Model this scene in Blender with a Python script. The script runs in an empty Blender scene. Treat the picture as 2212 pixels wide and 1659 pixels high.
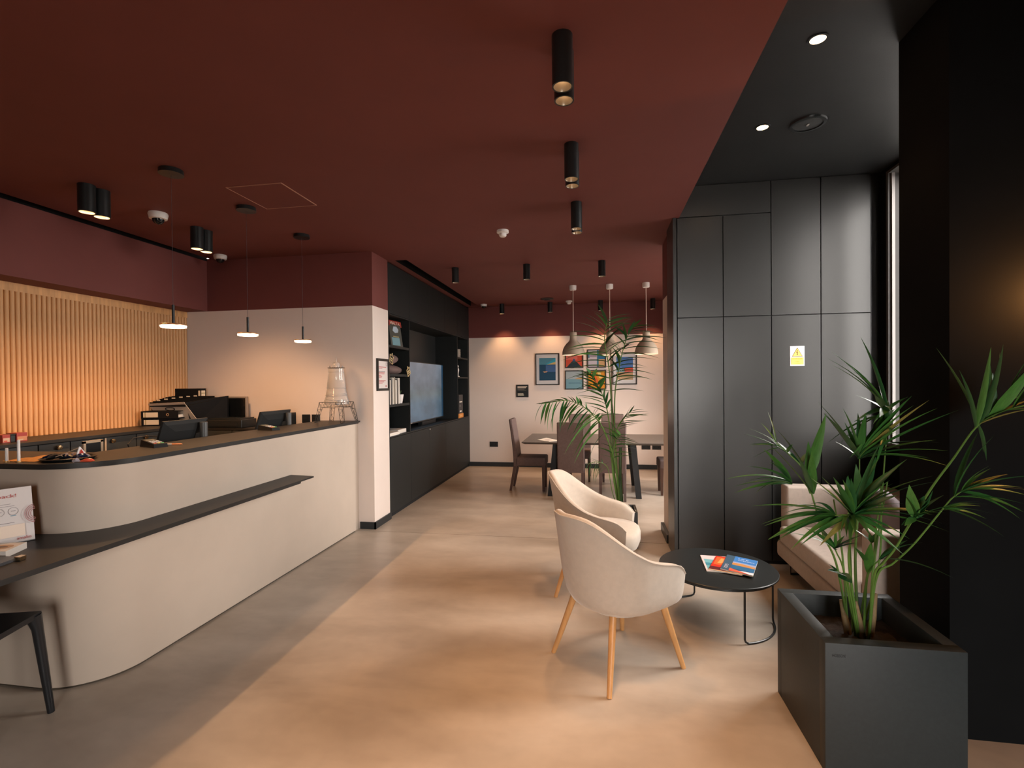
import bpy, math, random
import numpy as np
from mathutils import Vector, Matrix

random.seed(7)
SC = bpy.context.scene
COL = SC.collection

# ------------------------------------------------------------------ camera
CAM_H = 1.5
FPX, CYPX, YAW, PITCH, ROLL = 1080.03, 836.47, 0.1684, -0.0093, -0.0092
IMG_W, IMG_H = 2212.0, 1659.0
_f = Vector((-math.sin(YAW)*math.cos(PITCH), math.cos(YAW)*math.cos(PITCH), math.sin(PITCH)))
_r0 = Vector((math.cos(YAW), math.sin(YAW), 0.0))
_u0 = _r0.cross(_f)
_r = _r0*math.cos(ROLL) + _u0*math.sin(ROLL)
_u = -_r0*math.sin(ROLL) + _u0*math.cos(ROLL)
cam_data = bpy.data.cameras.new('camera')
cam = bpy.data.objects.new('camera', cam_data)
COL.objects.link(cam)
cam_data.sensor_fit = 'HORIZONTAL'
cam_data.sensor_width = 36.0
cam_data.lens = 36.0*FPX/IMG_W
cam_data.shift_y = (CYPX - IMG_H/2)/IMG_W
cam_data.clip_start = 0.05
cam.matrix_world = Matrix(((_r.x, _u.x, -_f.x, 0), (_r.y, _u.y, -_f.y, 0), (_r.z, _u.z, -_f.z, CAM_H), (0, 0, 0, 1)))
SC.camera = cam

# ------------------------------------------------------------------ look, world, exposure
vs = SC.view_settings
vs.view_transform = 'Standard'
vs.look = 'None'
vs.gamma = 1.0
vs.use_curve_mapping = False
vs.exposure = EXPOSURE = -0.12
SC.cycles.max_bounces = 8
SC.cycles.diffuse_bounces = 3
SC.cycles.glossy_bounces = 3
SC.cycles.transmission_bounces = 6
SC.cycles.transparent_max_bounces = 8
SC.cycles.sample_clamp_indirect = 6.0
SC.cycles.caustics_reflective = False
SC.cycles.caustics_refractive = False
SC.cycles.use_denoising = True

world = bpy.data.worlds.new('world')
SC.world = world
world.use_nodes = True
_bg = world.node_tree.nodes['Background']
_bg.inputs['Color'].default_value = (1.0, 0.945, 0.89, 1)     # even overcast sky
_bg.inputs['Strength'].default_value = SKY = 24.0

WARM = (1.0, 0.55, 0.26)
SPOT_W, SLIM_W, DINE_W = 40.0, 5.5, 24.0

def portal(name, loc, rot, sx, sy):
    ld = bpy.data.lights.new(name, 'AREA')
    ld.shape = 'RECTANGLE'; ld.size = sx; ld.size_y = sy
    ld.cycles.is_portal = True
    o = bpy.data.objects.new(name, ld)
    o.location = loc; o.rotation_euler = rot
    COL.objects.link(o)
    return o

def spot(name, loc, power, angle=80, blend=0.6, radius=0.03, col=WARM):
    ld = bpy.data.lights.new(name, 'SPOT')
    ld.energy = power; ld.color = col; ld.spot_size = math.radians(angle); ld.spot_blend = blend
    ld.shadow_soft_size = radius
    o = bpy.data.objects.new(name, ld)
    o.location = loc
    COL.objects.link(o)
    return o

# ------------------------------------------------------------------ helpers
def at(px, py, x=None, y=None, z=None):
    """a photograph pixel -> the point of its sight line on the plane x, y or z = value"""
    R = _f + _r*((px-IMG_W/2)/FPX) + _u*((CYPX-py)/FPX)
    if x is not None: t = x/R.x
    elif y is not None: t = y/R.y
    else: t = (z-CAM_H)/R.z
    return Vector((0, 0, CAM_H)) + R*t

def tag(o, label=None, cat=None, group=None, kind=None):
    if label: o['label'] = label
    if cat: o['category'] = cat
    if group: o['group'] = group
    if kind: o['kind'] = kind
    return o

def empty(name, loc=(0, 0, 0), rz=0.0):
    o = bpy.data.objects.new(name, None)
    o.empty_display_size = 0.1
    o.location = loc; o.rotation_euler = (0, 0, rz)
    COL.objects.link(o)
    return o

def thing(name, label, cat, loc=(0, 0, 0), rz=0.0, group=None):
    return tag(empty(name, loc, rz), label, cat, group)

def children(o):
    return [c for c in COL.objects if c.parent == o]

def copy_tree(o, parent=None):
    c = o.copy(); COL.objects.link(c)
    if parent is not None: c.parent = parent
    for ch in children(o):
        copy_tree(ch, c)
    return c

class MB:
    def __init__(s): s.v = []; s.f = []; s.m = []
    def add(s, vs, fs, m=0):
        b = len(s.v); s.v += [tuple(p) for p in vs]
        for f in fs: s.f.append(tuple(i+b for i in f)); s.m.append(m)
        return s
    def box(s, x0, x1, y0, y1, z0, z1, m=0, bev=0.0):
        if bev > 0:
            return s.bbox(x0, x1, y0, y1, z0, z1, bev, m)
        vs = [(x, y, z) for z in (z0, z1) for y in (y0, y1) for x in (x0, x1)]
        return s.add(vs, [(0, 2, 3, 1), (4, 5, 7, 6), (0, 1, 5, 4), (2, 6, 7, 3), (0, 4, 6, 2), (1, 3, 7, 5)], m)
    def bbox(s, x0, x1, y0, y1, z0, z1, b, m=0):
        """box with chamfered edges"""
        import bmesh
        bm = bmesh.new()
        bmesh.ops.create_cube(bm, size=1.0)
        for v in bm.verts:
            v.co = Vector(((x0+x1)/2 + v.co.x*(x1-x0), (y0+y1)/2 + v.co.y*(y1-y0), (z0+z1)/2 + v.co.z*(z1-z0)))
        bmesh.ops.bevel(bm, geom=bm.edges[:], offset=b, segments=3 if b > .01 else 2, affect='EDGES', profile=0.5)
        bm.verts.index_update()
        vs = [tuple(v.co) for v in bm.verts]; fs = [tuple(v.index for v in f.verts) for f in bm.faces]
        bm.free()
        return s.add(vs, fs, m)
    def tube(s, pts, r, n=8, caps=True, m=0, closed=False):
        pts = [Vector(p) for p in pts]
        k = len(pts)
        rs = r if isinstance(r, (list, tuple)) else [r]*k
        prev = None; vs = []
        for i, p in enumerate(pts):
            if closed: t = pts[(i+1) % k]-pts[i-1]
            else: t = pts[min(i+1, k-1)]-pts[max(i-1, 0)]
            t.normalize()
            if prev is None:
                a = Vector((0, 0, 1)) if abs(t.z) < .9 else Vector((1, 0, 0))
                u = t.cross(a).normalized()
            else:
                u = (prev - t*prev.dot(t)).normalized()
            prev = u; w = t.cross(u)
            for j in range(n):
                an = 2*math.pi*j/n
                vs.append(p + (u*math.cos(an)+w*math.sin(an))*rs[i])
        fs = []
        for i in range(k if closed else k-1):
            a = i*n; b = ((i+1) % k)*n
            for j in range(n):
                j2 = (j+1) % n
                fs.append((a+j, a+j2, b+j2, b+j))
        if caps and not closed:
            fs.append(tuple(reversed(range(n)))); fs.append(tuple((k-1)*n+j for j in range(n)))
        return s.add(vs, fs, m)
    def cyl(s, p0, p1, r0, r1=None, n=16, caps=True, m=0):
        return s.tube([p0, p1], [r0, r0 if r1 is None else r1], n, caps, m)
    def lathe(s, prof, n=24, c=(0, 0, 0), m=0, close=False, caps=False):
        vs = []; fs = []
        k = len(prof)
        for (r, z) in prof:
            for j in range(n):
                a = 2*math.pi*j/n
                vs.append((c[0]+r*math.cos(a), c[1]+r*math.sin(a), c[2]+z))
        for i in range(k if close else k-1):
            i2 = (i+1) % k
            for j in range(n):
                j2 = (j+1) % n
                fs.append((i*n+j, i*n+j2, i2*n+j2, i2*n+j))
        if caps and not close:
            if prof[0][0] > 1e-6: fs.append(tuple(reversed(range(n))))
            if prof[-1][0] > 1e-6: fs.append(tuple((k-1)*n+j for j in range(n)))
        return s.add(vs, fs, m)
    def prism(s, poly, z0, z1, m=0):
        """polygon in plan (counter-clockwise) extruded in z"""
        n = len(poly)
        vs = [(x, y, z0) for x, y in poly]+[(x, y, z1) for x, y in poly]
        fs = [tuple(reversed(range(n))), tuple(range(n, 2*n))]
        for i in range(n):
            j = (i+1) % n
            fs.append((i, j, n+j, n+i))
        return s.add(vs, fs, m)
    def hexa(s, b, t, m=0):
        """eight corners: four below, four above, both counter-clockwise from above"""
        return s.add(list(b)+list(t), [(3, 2, 1, 0), (4, 5, 6, 7), (0, 1, 5, 4), (1, 2, 6, 5), (2, 3, 7, 6), (3, 0, 4, 7)], m)
    def grid(s, P, m=0, cu=False, cv=False):
        nu = len(P); nv = len(P[0])
        vs = [p for row in P for p in row]; fs = []
        for i in range(nu if cu else nu-1):
            i2 = (i+1) % nu
            for j in range(nv if cv else nv-1):
                j2 = (j+1) % nv
                fs.append((i*nv+j, i2*nv+j, i2*nv+j2, i*nv+j2))
        return s.add(vs, fs, m)
    def move(s, M):
        s.v = [tuple(M @ Vector(p)) for p in s.v]; return s
    def build(s, name, mat, parent=None, smooth=False, local=False, auto=40):
        """one mesh object. Under a parent the vertices are world coordinates unless local"""
        me = bpy.data.meshes.new(name)
        V = [Vector(p) for p in s.v]
        off = Vector((0, 0, 0))
        if parent is None or (not local and parent.type == 'EMPTY'):
            xs = [p.x for p in V]; ys = [p.y for p in V]; zs = [p.z for p in V]
            off = Vector(((min(xs)+max(xs))/2, (min(ys)+max(ys))/2, min(zs)))
        elif not local:
            off = Vector((0, 0, 0))
        me.from_pydata([tuple(p-off) for p in V], [], s.f)
        for mm in (mat if isinstance(mat, (list, tuple)) else [mat]): me.materials.append(mm)
        if any(s.m):
            me.polygons.foreach_set('material_index', s.m)
        if smooth:
            me.polygons.foreach_set('use_smooth', [True]*len(me.polygons))
        me.update()
        if smooth and auto:
            try: me.set_sharp_from_angle(angle=math.radians(auto))
            except Exception: pass
        o = bpy.data.objects.new(name, me)
        COL.objects.link(o)
        if parent is None:
            o.location = off
        else:
            o.parent = parent
            if not local:
                if parent.type == 'EMPTY':
                    o.location = off - Vector(parent.location)
                else:
                    w = Vector((0, 0, 0)); q = parent
                    while q is not None:
                        w += Vector(q.location); q = q.parent
                    o.location = -w
            
        return o

def place(o, loc, rz=0.0, label=None, group=None):
    o.location = loc; o.rotation_euler = (0, 0, rz)
    if label: o['label'] = label
    if group: o['group'] = group
    return o

# ------------------------------------------------------------------ materials
MATS = {}
def M(name, col, rough=.5, metal=0.0, spec=.5, var=0.0, vscale=6.0, bump=0.0, bscale=80.0, emit=None, es=0.0, coat=0.0, trans=0.0, ior=1.45, stretch=None, rvar=0.0, col2=None):
    if name in MATS: return MATS[name]
    m = bpy.data.materials.new(name); m.use_nodes = True
    nt = m.node_tree; N = nt.nodes; L = nt.links
    b = N['Principled BSDF']
    b.inputs['Base Color'].default_value = (*col, 1)
    b.inputs['Roughness'].default_value = rough
    b.inputs['Metallic'].default_value = metal
    b.inputs['Specular IOR Level'].default_value = spec
    b.inputs['IOR'].default_value = ior
    if coat: b.inputs['Coat Weight'].default_value = coat; b.inputs['Coat Roughness'].default_value = .15
    if trans: b.inputs['Transmission Weight'].default_value = trans
    if emit: b.inputs['Emission Color'].default_value = (*emit, 1); b.inputs['Emission Strength'].default_value = es
    if var or bump or rvar:
        tc = N.new('ShaderNodeTexCoord'); mp = N.new('ShaderNodeMapping')
        L.new(tc.outputs['Object'], mp.inputs['Vector'])
        if stretch: mp.inputs['Scale'].default_value = stretch
    if var or rvar:
        nz = N.new('ShaderNodeTexNoise'); nz.inputs['Scale'].default_value = vscale; nz.inputs['Detail'].default_value = 6
        nz.inputs['Roughness'].default_value = .6
        L.new(mp.outputs['Vector'], nz.inputs['Vector'])
        if var:
            rp = N.new('ShaderNodeValToRGB')
            c2 = col2 if col2 else tuple(min(1, c*(1+var)) for c in col)
            rp.color_ramp.elements[0].position = .3; rp.color_ramp.elements[1].position = .7
            rp.color_ramp.elements[0].color = (*[c*(1-var) for c in col], 1)
            rp.color_ramp.elements[1].color = (*c2, 1)
            L.new(nz.outputs['Fac'], rp.inputs['Fac']); L.new(rp.outputs['Color'], b.inputs['Base Color'])
        if rvar:
            mr = N.new('ShaderNodeMapRange')
            mr.inputs['From Min'].default_value = .3; mr.inputs['From Max'].default_value = .7
            mr.inputs['To Min'].default_value = max(.02, rough-rvar); mr.inputs['To Max'].default_value = min(1, rough+rvar)
            L.new(nz.outputs['Fac'], mr.inputs['Value']); L.new(mr.outputs['Result'], b.inputs['Roughness'])
    if bump:
        n2 = N.new('ShaderNodeTexNoise'); n2.inputs['Scale'].default_value = bscale; n2.inputs['Detail'].default_value = 4
        L.new(mp.outputs['Vector'], n2.inputs['Vector'])
        bp = N.new('ShaderNodeBump'); bp.inputs['Strength'].default_value = bump; bp.inputs['Distance'].default_value = .004
        L.new(n2.outputs['Fac'], bp.inputs['Height']); L.new(bp.outputs['Normal'], b.inputs['Normal'])
    MATS[name] = m
    return m

def glass_mat(name, tint=(1, 1, 1), gloss=.12, rough=.02):
    """thin pane: mostly clear with a mirror share that grows at grazing angles"""
    if name in MATS: return MATS[name]
    m = bpy.data.materials.new(name); m.use_nodes = True
    nt = m.node_tree; N = nt.nodes; L = nt.links
    N.remove(N['Principled BSDF']); out = N['Material Output']
    t = N.new('ShaderNodeBsdfTransparent'); t.inputs['Color'].default_value = (*tint, 1)
    g = N.new('ShaderNodeBsdfGlossy'); g.inputs['Roughness'].default_value = rough
    lw = N.new('ShaderNodeLayerWeight'); lw.inputs['Blend'].default_value = gloss
    mx = N.new('ShaderNodeMixShader')
    L.new(lw.outputs['Fresnel'], mx.inputs['Fac']); L.new(t.outputs[0], mx.inputs[1]); L.new(g.outputs[0], mx.inputs[2])
    L.new(mx.outputs[0], out.inputs['Surface'])
    MATS[name] = m
    return m

# paints and shell
RED = M('oxblood paint', (.165, .044, .037), .75, var=.06, vscale=1.5, bump=.03, bscale=140)
WHITE = M('warm white paint', (.78, .67, .605), .75, var=.02, vscale=2, bump=.04, bscale=160)
BLACKP = M('black wall paint', (.0055, .006, .0065), .8, spec=.1, var=.15, vscale=3, bump=.05, bscale=120)
BLACKC = M('black ceiling paint', (.012, .013, .0135), .5, spec=.45, var=.2, vscale=3, bump=.08, bscale=90)
PANEL2 = M('dark graphite laminate', (.015, .018, .0185), .5, spec=.3, var=.08, vscale=3)
PANEL = M('charcoal laminate', (.0125, .0121, .0110), .34, spec=.85, var=.1, vscale=2.5)
JOINT = M('dark joint', (.008, .009, .010), .8)
SKIRT = M('black skirting', (.018, .022, .025), .4)
WOOD = M('oak slat', (.64, .335, .14), .5, var=.22, vscale=5, stretch=(6, 6, .5), bump=.08, bscale=60)
CONCRETE = M('pale plaster counter', (.51, .42, .345), .6, var=.06, vscale=1.6, bump=.03, bscale=50)
TOPBLK = M('matte black worktop', (.022, .0205, .019), .45, spec=.35, var=.08, vscale=4)
BLK = M('black powder coat', (.008, .009, .010), .45)
BLKSAT = M('black satin', (.014, .017, .018), .3)
ALU = M('grey aluminium', (.42, .41, .40), .4, metal=.3)
WHITEPL = M('white plastic', (.82, .79, .77), .4)
GLASS = glass_mat('window glass')

def floor_mat():
    m = bpy.data.materials.new('polished microcement'); m.use_nodes = True
    nt = m.node_tree; N = nt.nodes; L = nt.links; b = N['Principled BSDF']
    tc = N.new('ShaderNodeTexCoord')
    n1 = N.new('ShaderNodeTexNoise'); n1.inputs['Scale'].default_value = 1.1; n1.inputs['Detail'].default_value = 4; n1.inputs['Roughness'].default_value = .55; n1.inputs['Distortion'].default_value = .25
    mp = N.new('ShaderNodeMapping'); mp.inputs['Scale'].default_value = (1.0, 2.2, 1.0); mp.inputs['Rotation'].default_value = (0, 0, .35)
    L.new(tc.outputs['Object'], mp.inputs['Vector']); L.new(mp.outputs['Vector'], n1.inputs['Vector'])
    m0 = N.new('ShaderNodeMapRange'); m0.interpolation_type = 'SMOOTHSTEP'
    m0.inputs['From Min'].default_value = .2; m0.inputs['From Max'].default_value = .8
    L.new(n1.outputs['Fac'], m0.inputs['Value'])
    rp = N.new('ShaderNodeMix'); rp.data_type = 'RGBA'
    rp.inputs['A'].default_value = (.33, .262, .203, 1); rp.inputs['B'].default_value = (.56, .475, .395, 1)
    L.new(m0.outputs['Result'], rp.inputs['Factor'])
    n2 = N.new('ShaderNodeTexNoise'); n2.inputs['Scale'].default_value = 14; n2.inputs['Detail'].default_value = 5
    L.new(tc.outputs['Object'], n2.inputs['Vector'])
    mx = N.new('ShaderNodeMix'); mx.data_type = 'RGBA'; mx.blend_type = 'MULTIPLY'; mx.inputs['Factor'].default_value = .35
    r2 = N.new('ShaderNodeValToRGB'); r2.color_ramp.elements[0].position = .25; r2.color_ramp.elements[0].color = (.84, .83, .82, 1); r2.color_ramp.elements[1].position = .6
    L.new(n2.outputs['Fac'], r2.inputs['Fac'])
    L.new(rp.outputs['Result'], mx.inputs['A']); L.new(r2.outputs['Color'], mx.inputs['B'])
    L.new(mx.outputs['Result'], b.inputs['Base Color'])
    mr = N.new('ShaderNodeMapRange'); mr.inputs['From Min'].default_value = .3; mr.inputs['From Max'].default_value = .7
    mr.inputs['To Min'].default_value = .29; mr.inputs['To Max'].default_value = .38
    L.new(n1.outputs['Fac'], mr.inputs['Value']); L.new(mr.outputs['Result'], b.inputs['Roughness'])
    b.inputs['Specular IOR Level'].default_value = .5
    bp = N.new('ShaderNodeBump'); bp.inputs['Strength'].default_value = .04; bp.inputs['Distance'].default_value = .003
    L.new(n2.outputs['Fac'], bp.inputs['Height']); L.new(bp.outputs['Normal'], b.inputs['Normal'])
    return m
FLOOR = floor_mat()

def lamp_mat(name, strength, col=(1.0, .62, .33)):
    return M(name, (.9, .8, .7), .4, emit=col, es=strength)

# flat print: coloured polygons laid on a board, each layer a hair prouder than the last
INK = {}
def ink(r, g, b, rough=.55):
    k = (r, g, b)
    if k not in INK: INK[k] = M('ink %d %d %d' % k, tuple(((c/255)/12.92 if c/255 <= .04045 else ((c/255+.055)/1.055)**2.4) for c in k), rough)
    return INK[k]

def flat(name, org, U, V, polys, parent, eps=.0006):
    """polys: [(material, [(u, v), ...]), ...] in metres along U and V from org; layers rise along U x V"""
    org = Vector(org); U = Vector(U).normalized(); V = Vector(V).normalized(); Nn = U.cross(V)
    mb = MB(); mats = []
    for i, (mt, pl) in enumerate(polys):
        if mt not in mats: mats.append(mt)
        vs = [org + U*u + V*v + Nn*(eps*(i+1)) for u, v in pl]
        mb.add(vs, [tuple(range(len(vs)))], mats.index(mt))
    return mb.build(name, mats, parent)

def rect(u0, v0, u1, v1): return [(u0, v0), (u1, v0), (u1, v1), (u0, v1)]
def disc(cu, cv, r, n=20, a0=0, a1=360): return [(cu+r*math.cos(math.radians(a0+(a1-a0)*i/n)), cv+r*math.sin(math.radians(a0+(a1-a0)*i/n))) for i in range(n if a1-a0 == 360 else n+1)]
def ring(cu, cv, r0, r1, n=16, a0=0, a1=360):
    out = []
    for i in range(n):
        a = math.radians(a0+(a1-a0)*i/n); b = math.radians(a0+(a1-a0)*(i+1)/n)
        out.append([(cu+r0*math.cos(a), cv+r0*math.sin(a)), (cu+r1*math.cos(a), cv+r1*math.sin(a)), (cu+r1*math.cos(b), cv+r1*math.sin(b)), (cu+r0*math.cos(b), cv+r0*math.sin(b))])
    return out

def text(name, s, size, org, U, V, mat, parent, align='LEFT', width=None):
    cu = bpy.data.curves.new(name, 'FONT'); cu.body = s; cu.size = size; cu.align_x = align
    cu.resolution_u = 2
    t = bpy.data.objects.new(name, cu); COL.objects.link(t)
    bpy.context.view_layer.update()
    me = bpy.data.meshes.new_from_object(t.evaluated_get(bpy.context.evaluated_depsgraph_get()))
    bpy.data.objects.remove(t); bpy.data.curves.remove(cu)
    U = Vector(U).normalized(); V = Vector(V).normalized(); org = Vector(org)
    xs = [v.co.x for v in me.vertices] or [0]
    k = 1.0
    if width: k = width/max(1e-6, max(xs)-min(xs))
    mb = MB()
    mb.v = [tuple(org + U*(v.co.x*k) + V*v.co.y) for v in me.vertices]
    mb.f = [tuple(p.vertices) for p in me.polygons]; mb.m = [0]*len(mb.f)
    bpy.data.meshes.remove(me)
    return mb.build(name, mat, parent)
X, Y, Z = Vector((1, 0, 0)), Vector((0, 1, 0)), Vector((0, 0, 1))
# ================================================================== the room
ZC, ZT, ZB = 2.861, 3.117, 2.308
X1, Y1, Y2, Y3 = -2.273, 4.84, 5.228, 8.773
X4, Y4, X4B, X5 = .636, 4.353, 2.128, .685
XW, XBK = -4.456, -4.193
COLX, COLY0, COLY1 = 1.443, 2.351, 2.70

def struct(mb, name, mat, parent=None, **k):
    o = mb.build(name, mat, parent, **k)
    if parent is None: o['kind'] = 'structure'
    return o

# floor: two poured fields with a narrow movement joint between them
fl = MB()
fl.box(-4.75, 2.45, -3.45, 4.773, -.12, 0).box(-4.75, 2.45, 4.781, 9.05, -.12, 0).box(-4.75, 2.45, 4.77, 4.79, -.12, -.006)
struct(fl, 'floor', FLOOR)
struct(MB().box(-22, 24, -26, 30, -.30, -.22), 'ground_outside', M('grey paving', (.2, .195, .19), .8, var=.1, vscale=3))

# red ceiling with its two recessed slots
ce = MB()
ce.box(-4.10, X5, -3.45, 5.25, ZC, 3.3)
ce.box(-3.15, -2.19, 5.25, 8.6, ZC, 3.3).box(-2.06, X5, 5.25, 8.6, ZC, 3.3).box(-3.15, X5, 8.6, 9.05, ZC, 3.3)
ce.box(X5, 2.45, 4.72, 9.05, ZC, 3.3)
ce.box(-4.75, -4.193, -3.45, 4.95, 3.1, 3.3)
struct(ce, 'ceiling', RED)
sl = MB(); sl.box(-2.19, -2.06, 5.25, 8.6, ZC+.09, 3.3).box(-2.192, -2.186, 5.25, 8.6, ZC, ZC+.09).box(-2.064, -2.058, 5.25, 8.6, ZC-.001, ZC+.09).box(-2.19, -2.06, 5.245, 5.255, ZC-.001, ZC+.09)
struct(sl, 'trim_1', BLACKP)
sl = MB(); sl.box(-4.193, -4.10, -3.45, 4.95, ZC+.10, 3.3)
struct(sl, 'trim_2', BLACKP)
struct(MB().box(-4.193, -4.188, -3.2, Y1, ZC-.006, ZC+.10), 'trim_4', BLACKP)
struct(MB().box(X5, 2.45, -3.45, 4.72, ZT, 3.3), 'ceiling_black', BLACKC)

# ceiling hatch: a flush panel outlined by a fine bead
h = MB(); hx0, hx1, hy0, hy1 = -2.50, -2.09, 3.075, 3.50
h.box(hx0, hx1, hy0, hy1, ZC-.003, ZC+.002)
hatch = tag(h.build('ceiling_hatch', RED), 'flush square access hatch in the dark red ceiling', 'hatch')
b = MB(); e = .005
b.box(hx0-e, hx0, hy0-e, hy1+e, ZC-.005, ZC).box(hx0, hx1, hy1, hy1+e, ZC-.005, ZC).box(hx1, hx1+e, hy0-e, hy1+e, ZC-.005, ZC).box(hx0, hx1, hy0-e, hy0, ZC-.005, ZC)
b.build('edge_bead', M('hatch bead', (.45, .22, .16), .35), hatch)

# block between reception and media wall (white below, red above)
w = MB(); w.box(-4.75, X1, Y1, Y2, 0, ZB, 0).box(-4.75, X1, Y1, Y2, ZB, ZC+.02, 1)
struct(w, 'wall_reception', [WHITE, RED])
# wall behind the media unit, back wall, stub beside the cabinet
w = MB(); w.box(-3.1, -2.95, Y2, 9.0, 0, ZC+.02, 0)
struct(w, 'wall_media', [WHITE, RED])
w = MB(); w.box(-3.1, 2.2, Y3, 9.0, 0, ZB, 0).box(-3.1, 2.2, Y3, 9.0, ZB, ZC+.02, 1)
struct(w, 'wall_back', [WHITE, RED])
w = MB(); w.box(.655, 2.2, 4.72, 5.20, 0, ZB, 0).box(.655, 2.2, 4.72, 5.20, ZB, ZC+.02, 1)
struct(w, 'wall_stub', [WHITE, RED])
# skirting
sk = MB(); sk.box(-2.43, X1+.014, Y1-.014, Y1, 0, .072).box(X1, X1+.014, Y1-.014, Y2+.01, 0, .072)
struct(sk, 'baseboard_reception', SKIRT)
sk = MB(); sk.box(X1, 2.2, Y3-.014, Y3, 0, .078); struct(sk, 'baseboard_back', SKIRT)
sk = MB(); sk.box(.625, .655, 4.78, 5.21, 0, .078).box(.625, 2.2, 5.20, 5.212, 0, .078); struct(sk, 'baseboard_stub', SKIRT)

# left wall: board, header and round-nosed oak slats
wl = MB(); wl.box(-4.75, XW-.02, -3.45, Y1, 0, 3.1)
wood_wall = struct(wl, 'wall_left', WOOD)
hd = MB().box(XW-.02, XW+.012, -3.2, Y1, 2.243, 2.315).build('header_board', WOOD, wood_wall)
def slat_mesh():
    mb = MB(); r = .0165; z0, z1 = 1.10, 2.245; n = 7; P = []
    prof = [(-.02, -r)] + [(r*math.sin(math.pi*i/n)*1.0, -r*math.cos(math.pi*i/n)) for i in range(n+1)] + [(-.02, r)]
    b0 = [(x, y, z0) for x, y in prof]; b1 = [(x, y, z1) for x, y in prof]
    return mb.grid([b0, b1])
s0 = slat_mesh().build('slat', WOOD, wood_wall, smooth=True, local=True, auto=60)
pitch = .0375; ny = int((Y1-.9)/pitch)
wall_off = -Vector(wood_wall.location)
for i in range(ny):
    o = s0 if i == 0 else s0.copy()
    if i: COL.objects.link(o)
    o.location = wall_off + Vector((XW, Y1-.02-i*pitch, 0))
# plaster bulkhead over the slats
bk = MB(); bk.box(-4.75, XBK, -3.45, Y1, ZB, 3.1)
bk2 = struct(bk, 'wall_bulkhead', RED)

# right side: column wall, alcove wall with window, black cabinet behind
cw = MB(); cw.box(COLX, 2.2, COLY0, COLY1, 0, ZT)
struct(cw, 'wall_column', BLACKP)
def wall_x(name, x0, x1, y0, y1, zt, oy0, oy1, oz0, oz1, mat):
    mb = MB()
    mb.box(x0, x1, y0, oy0, 0, zt).box(x0, x1, oy1, y1, 0, zt).box(x0, x1, oy0, oy1, 0, oz0).box(x0, x1, oy0, oy1, oz1, zt)
    return struct(mb, name, mat)
wall_x('wall_alcove', 2.2, 2.45, COLY1, 4.72, ZT+.1, 2.92, 4.285, 1.02, 3.09, BLACKP)
struct(MB().box(2.2, 2.45, -3.45, COLY1, 0, ZT+.1), 'wall_right', BLACKP)
wall_x('wall_dining', 2.2, 2.45, 4.72, Y3+.2, ZC+.02, 5.5, 7.2, .8, 2.4, WHITE)
mb = MB(); mb.box(-4.75, .3, -3.45, -3.2, 0, ZT+.1).box(2.1, 2.45, -3.45, -3.2, 0, ZT+.1).box(.3, 2.1, -3.45, -3.2, 0, .12).box(.3, 2.1, -3.45, -3.2, 2.4, ZT+.1)
struct(mb, 'wall_front', BLACKP)

def window_x(name, x0, x1, oy0, oy1, oz0, oz1, fr, stiles, mat, thick=.06):
    xm = (x0+x1)/2
    root = empty(name, (xm, (oy0+oy1)/2, oz0)); root['kind'] = 'structure'
    f = MB()
    f.box(xm-thick/2, xm+thick/2, oy0, oy0+fr, oz0, oz1).box(xm-thick/2, xm+thick/2, oy1-fr, oy1, oz0, oz1)
    f.box(xm-thick/2, xm+thick/2, oy0+fr, oy1-fr, oz0, oz0+fr).box(xm-thick/2, xm+thick/2, oy0+fr, oy1-fr, oz1-fr, oz1)
    f.build('window_frame', mat, root)
    ys = [oy0+fr]
    for a, b in stiles:
        MB().box(xm-thick/2-.01, xm+thick/2+.01, a, b, oz0+fr, oz1-fr).build('mullion', mat, root)
        ys += [a, b]
    ys.append(oy1-fr)
    for i in range(0, len(ys), 2):
        if ys[i+1]-ys[i] > .004:
            MB().box(xm-.003, xm+.003, ys[i], ys[i+1], oz0+fr, oz1-fr).build('pane', GLASS, root)
    return root
w1 = window_x('window_1', 2.36, 2.42, 2.92, 4.255, 1.02, 3.07, .04, [(3.55, 3.60)], ALU)
LIN = M('grey lining', (.085, .080, .077), .6, spec=.2)
MB().box(2.2, 2.222, 4.258, 4.285, 1.02, 3.09).build('reveal_lining', LIN, w1)
MB().box(2.222, 2.243, 4.246, 4.285, 1.02, 3.09).build('track', M('white track', (.30, .28, .27), .5), w1)
MB().box(2.2475, 2.42, 4.258, 4.285, 1.02, 3.09).build('reveal_lining', LIN, w1)
MB().box(2.2, 2.42, 2.92, 4.258, 3.07, 3.09).build('reveal_lining', LIN, w1)
MB().box(2.16, 2.42, 2.90, 4.30, .995, 1.02).build('window_sill', LIN, w1)
window_x('window_2', 2.25, 2.39, 5.5, 7.2, .8, 2.4, .05, [(6.33, 6.37)], ALU)
w4 = empty('window_3', (1.2, -3.32, .12)); w4['kind'] = 'structure'
f = MB()
for a in (.3, 1.175, 2.05): f.box(a, a+.05, -3.36, -3.29, .12, 2.4)
f.box(.3, 2.1, -3.36, -3.29, .12, .17).box(.3, 2.1, -3.36, -3.29, 2.35, 2.4)
f.build('window_frame', BLK, w4)
for a in (.35, 1.225): MB().box(a, a+.825, -3.328, -3.322, .17, 2.35).build('pane', GLASS, w4)
R90 = math.radians(90)
portal('daylight_alcove', (2.44, 3.6, 2.05), (0, R90, 0), 2.06, 1.35)
portal('daylight_dining', (2.43, 6.35, 1.6), (0, R90, 0), 1.6, 1.7)
portal('daylight_front', (1.2, -3.42, 1.26), (R90, 0, 0), 1.8, 2.28)

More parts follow.
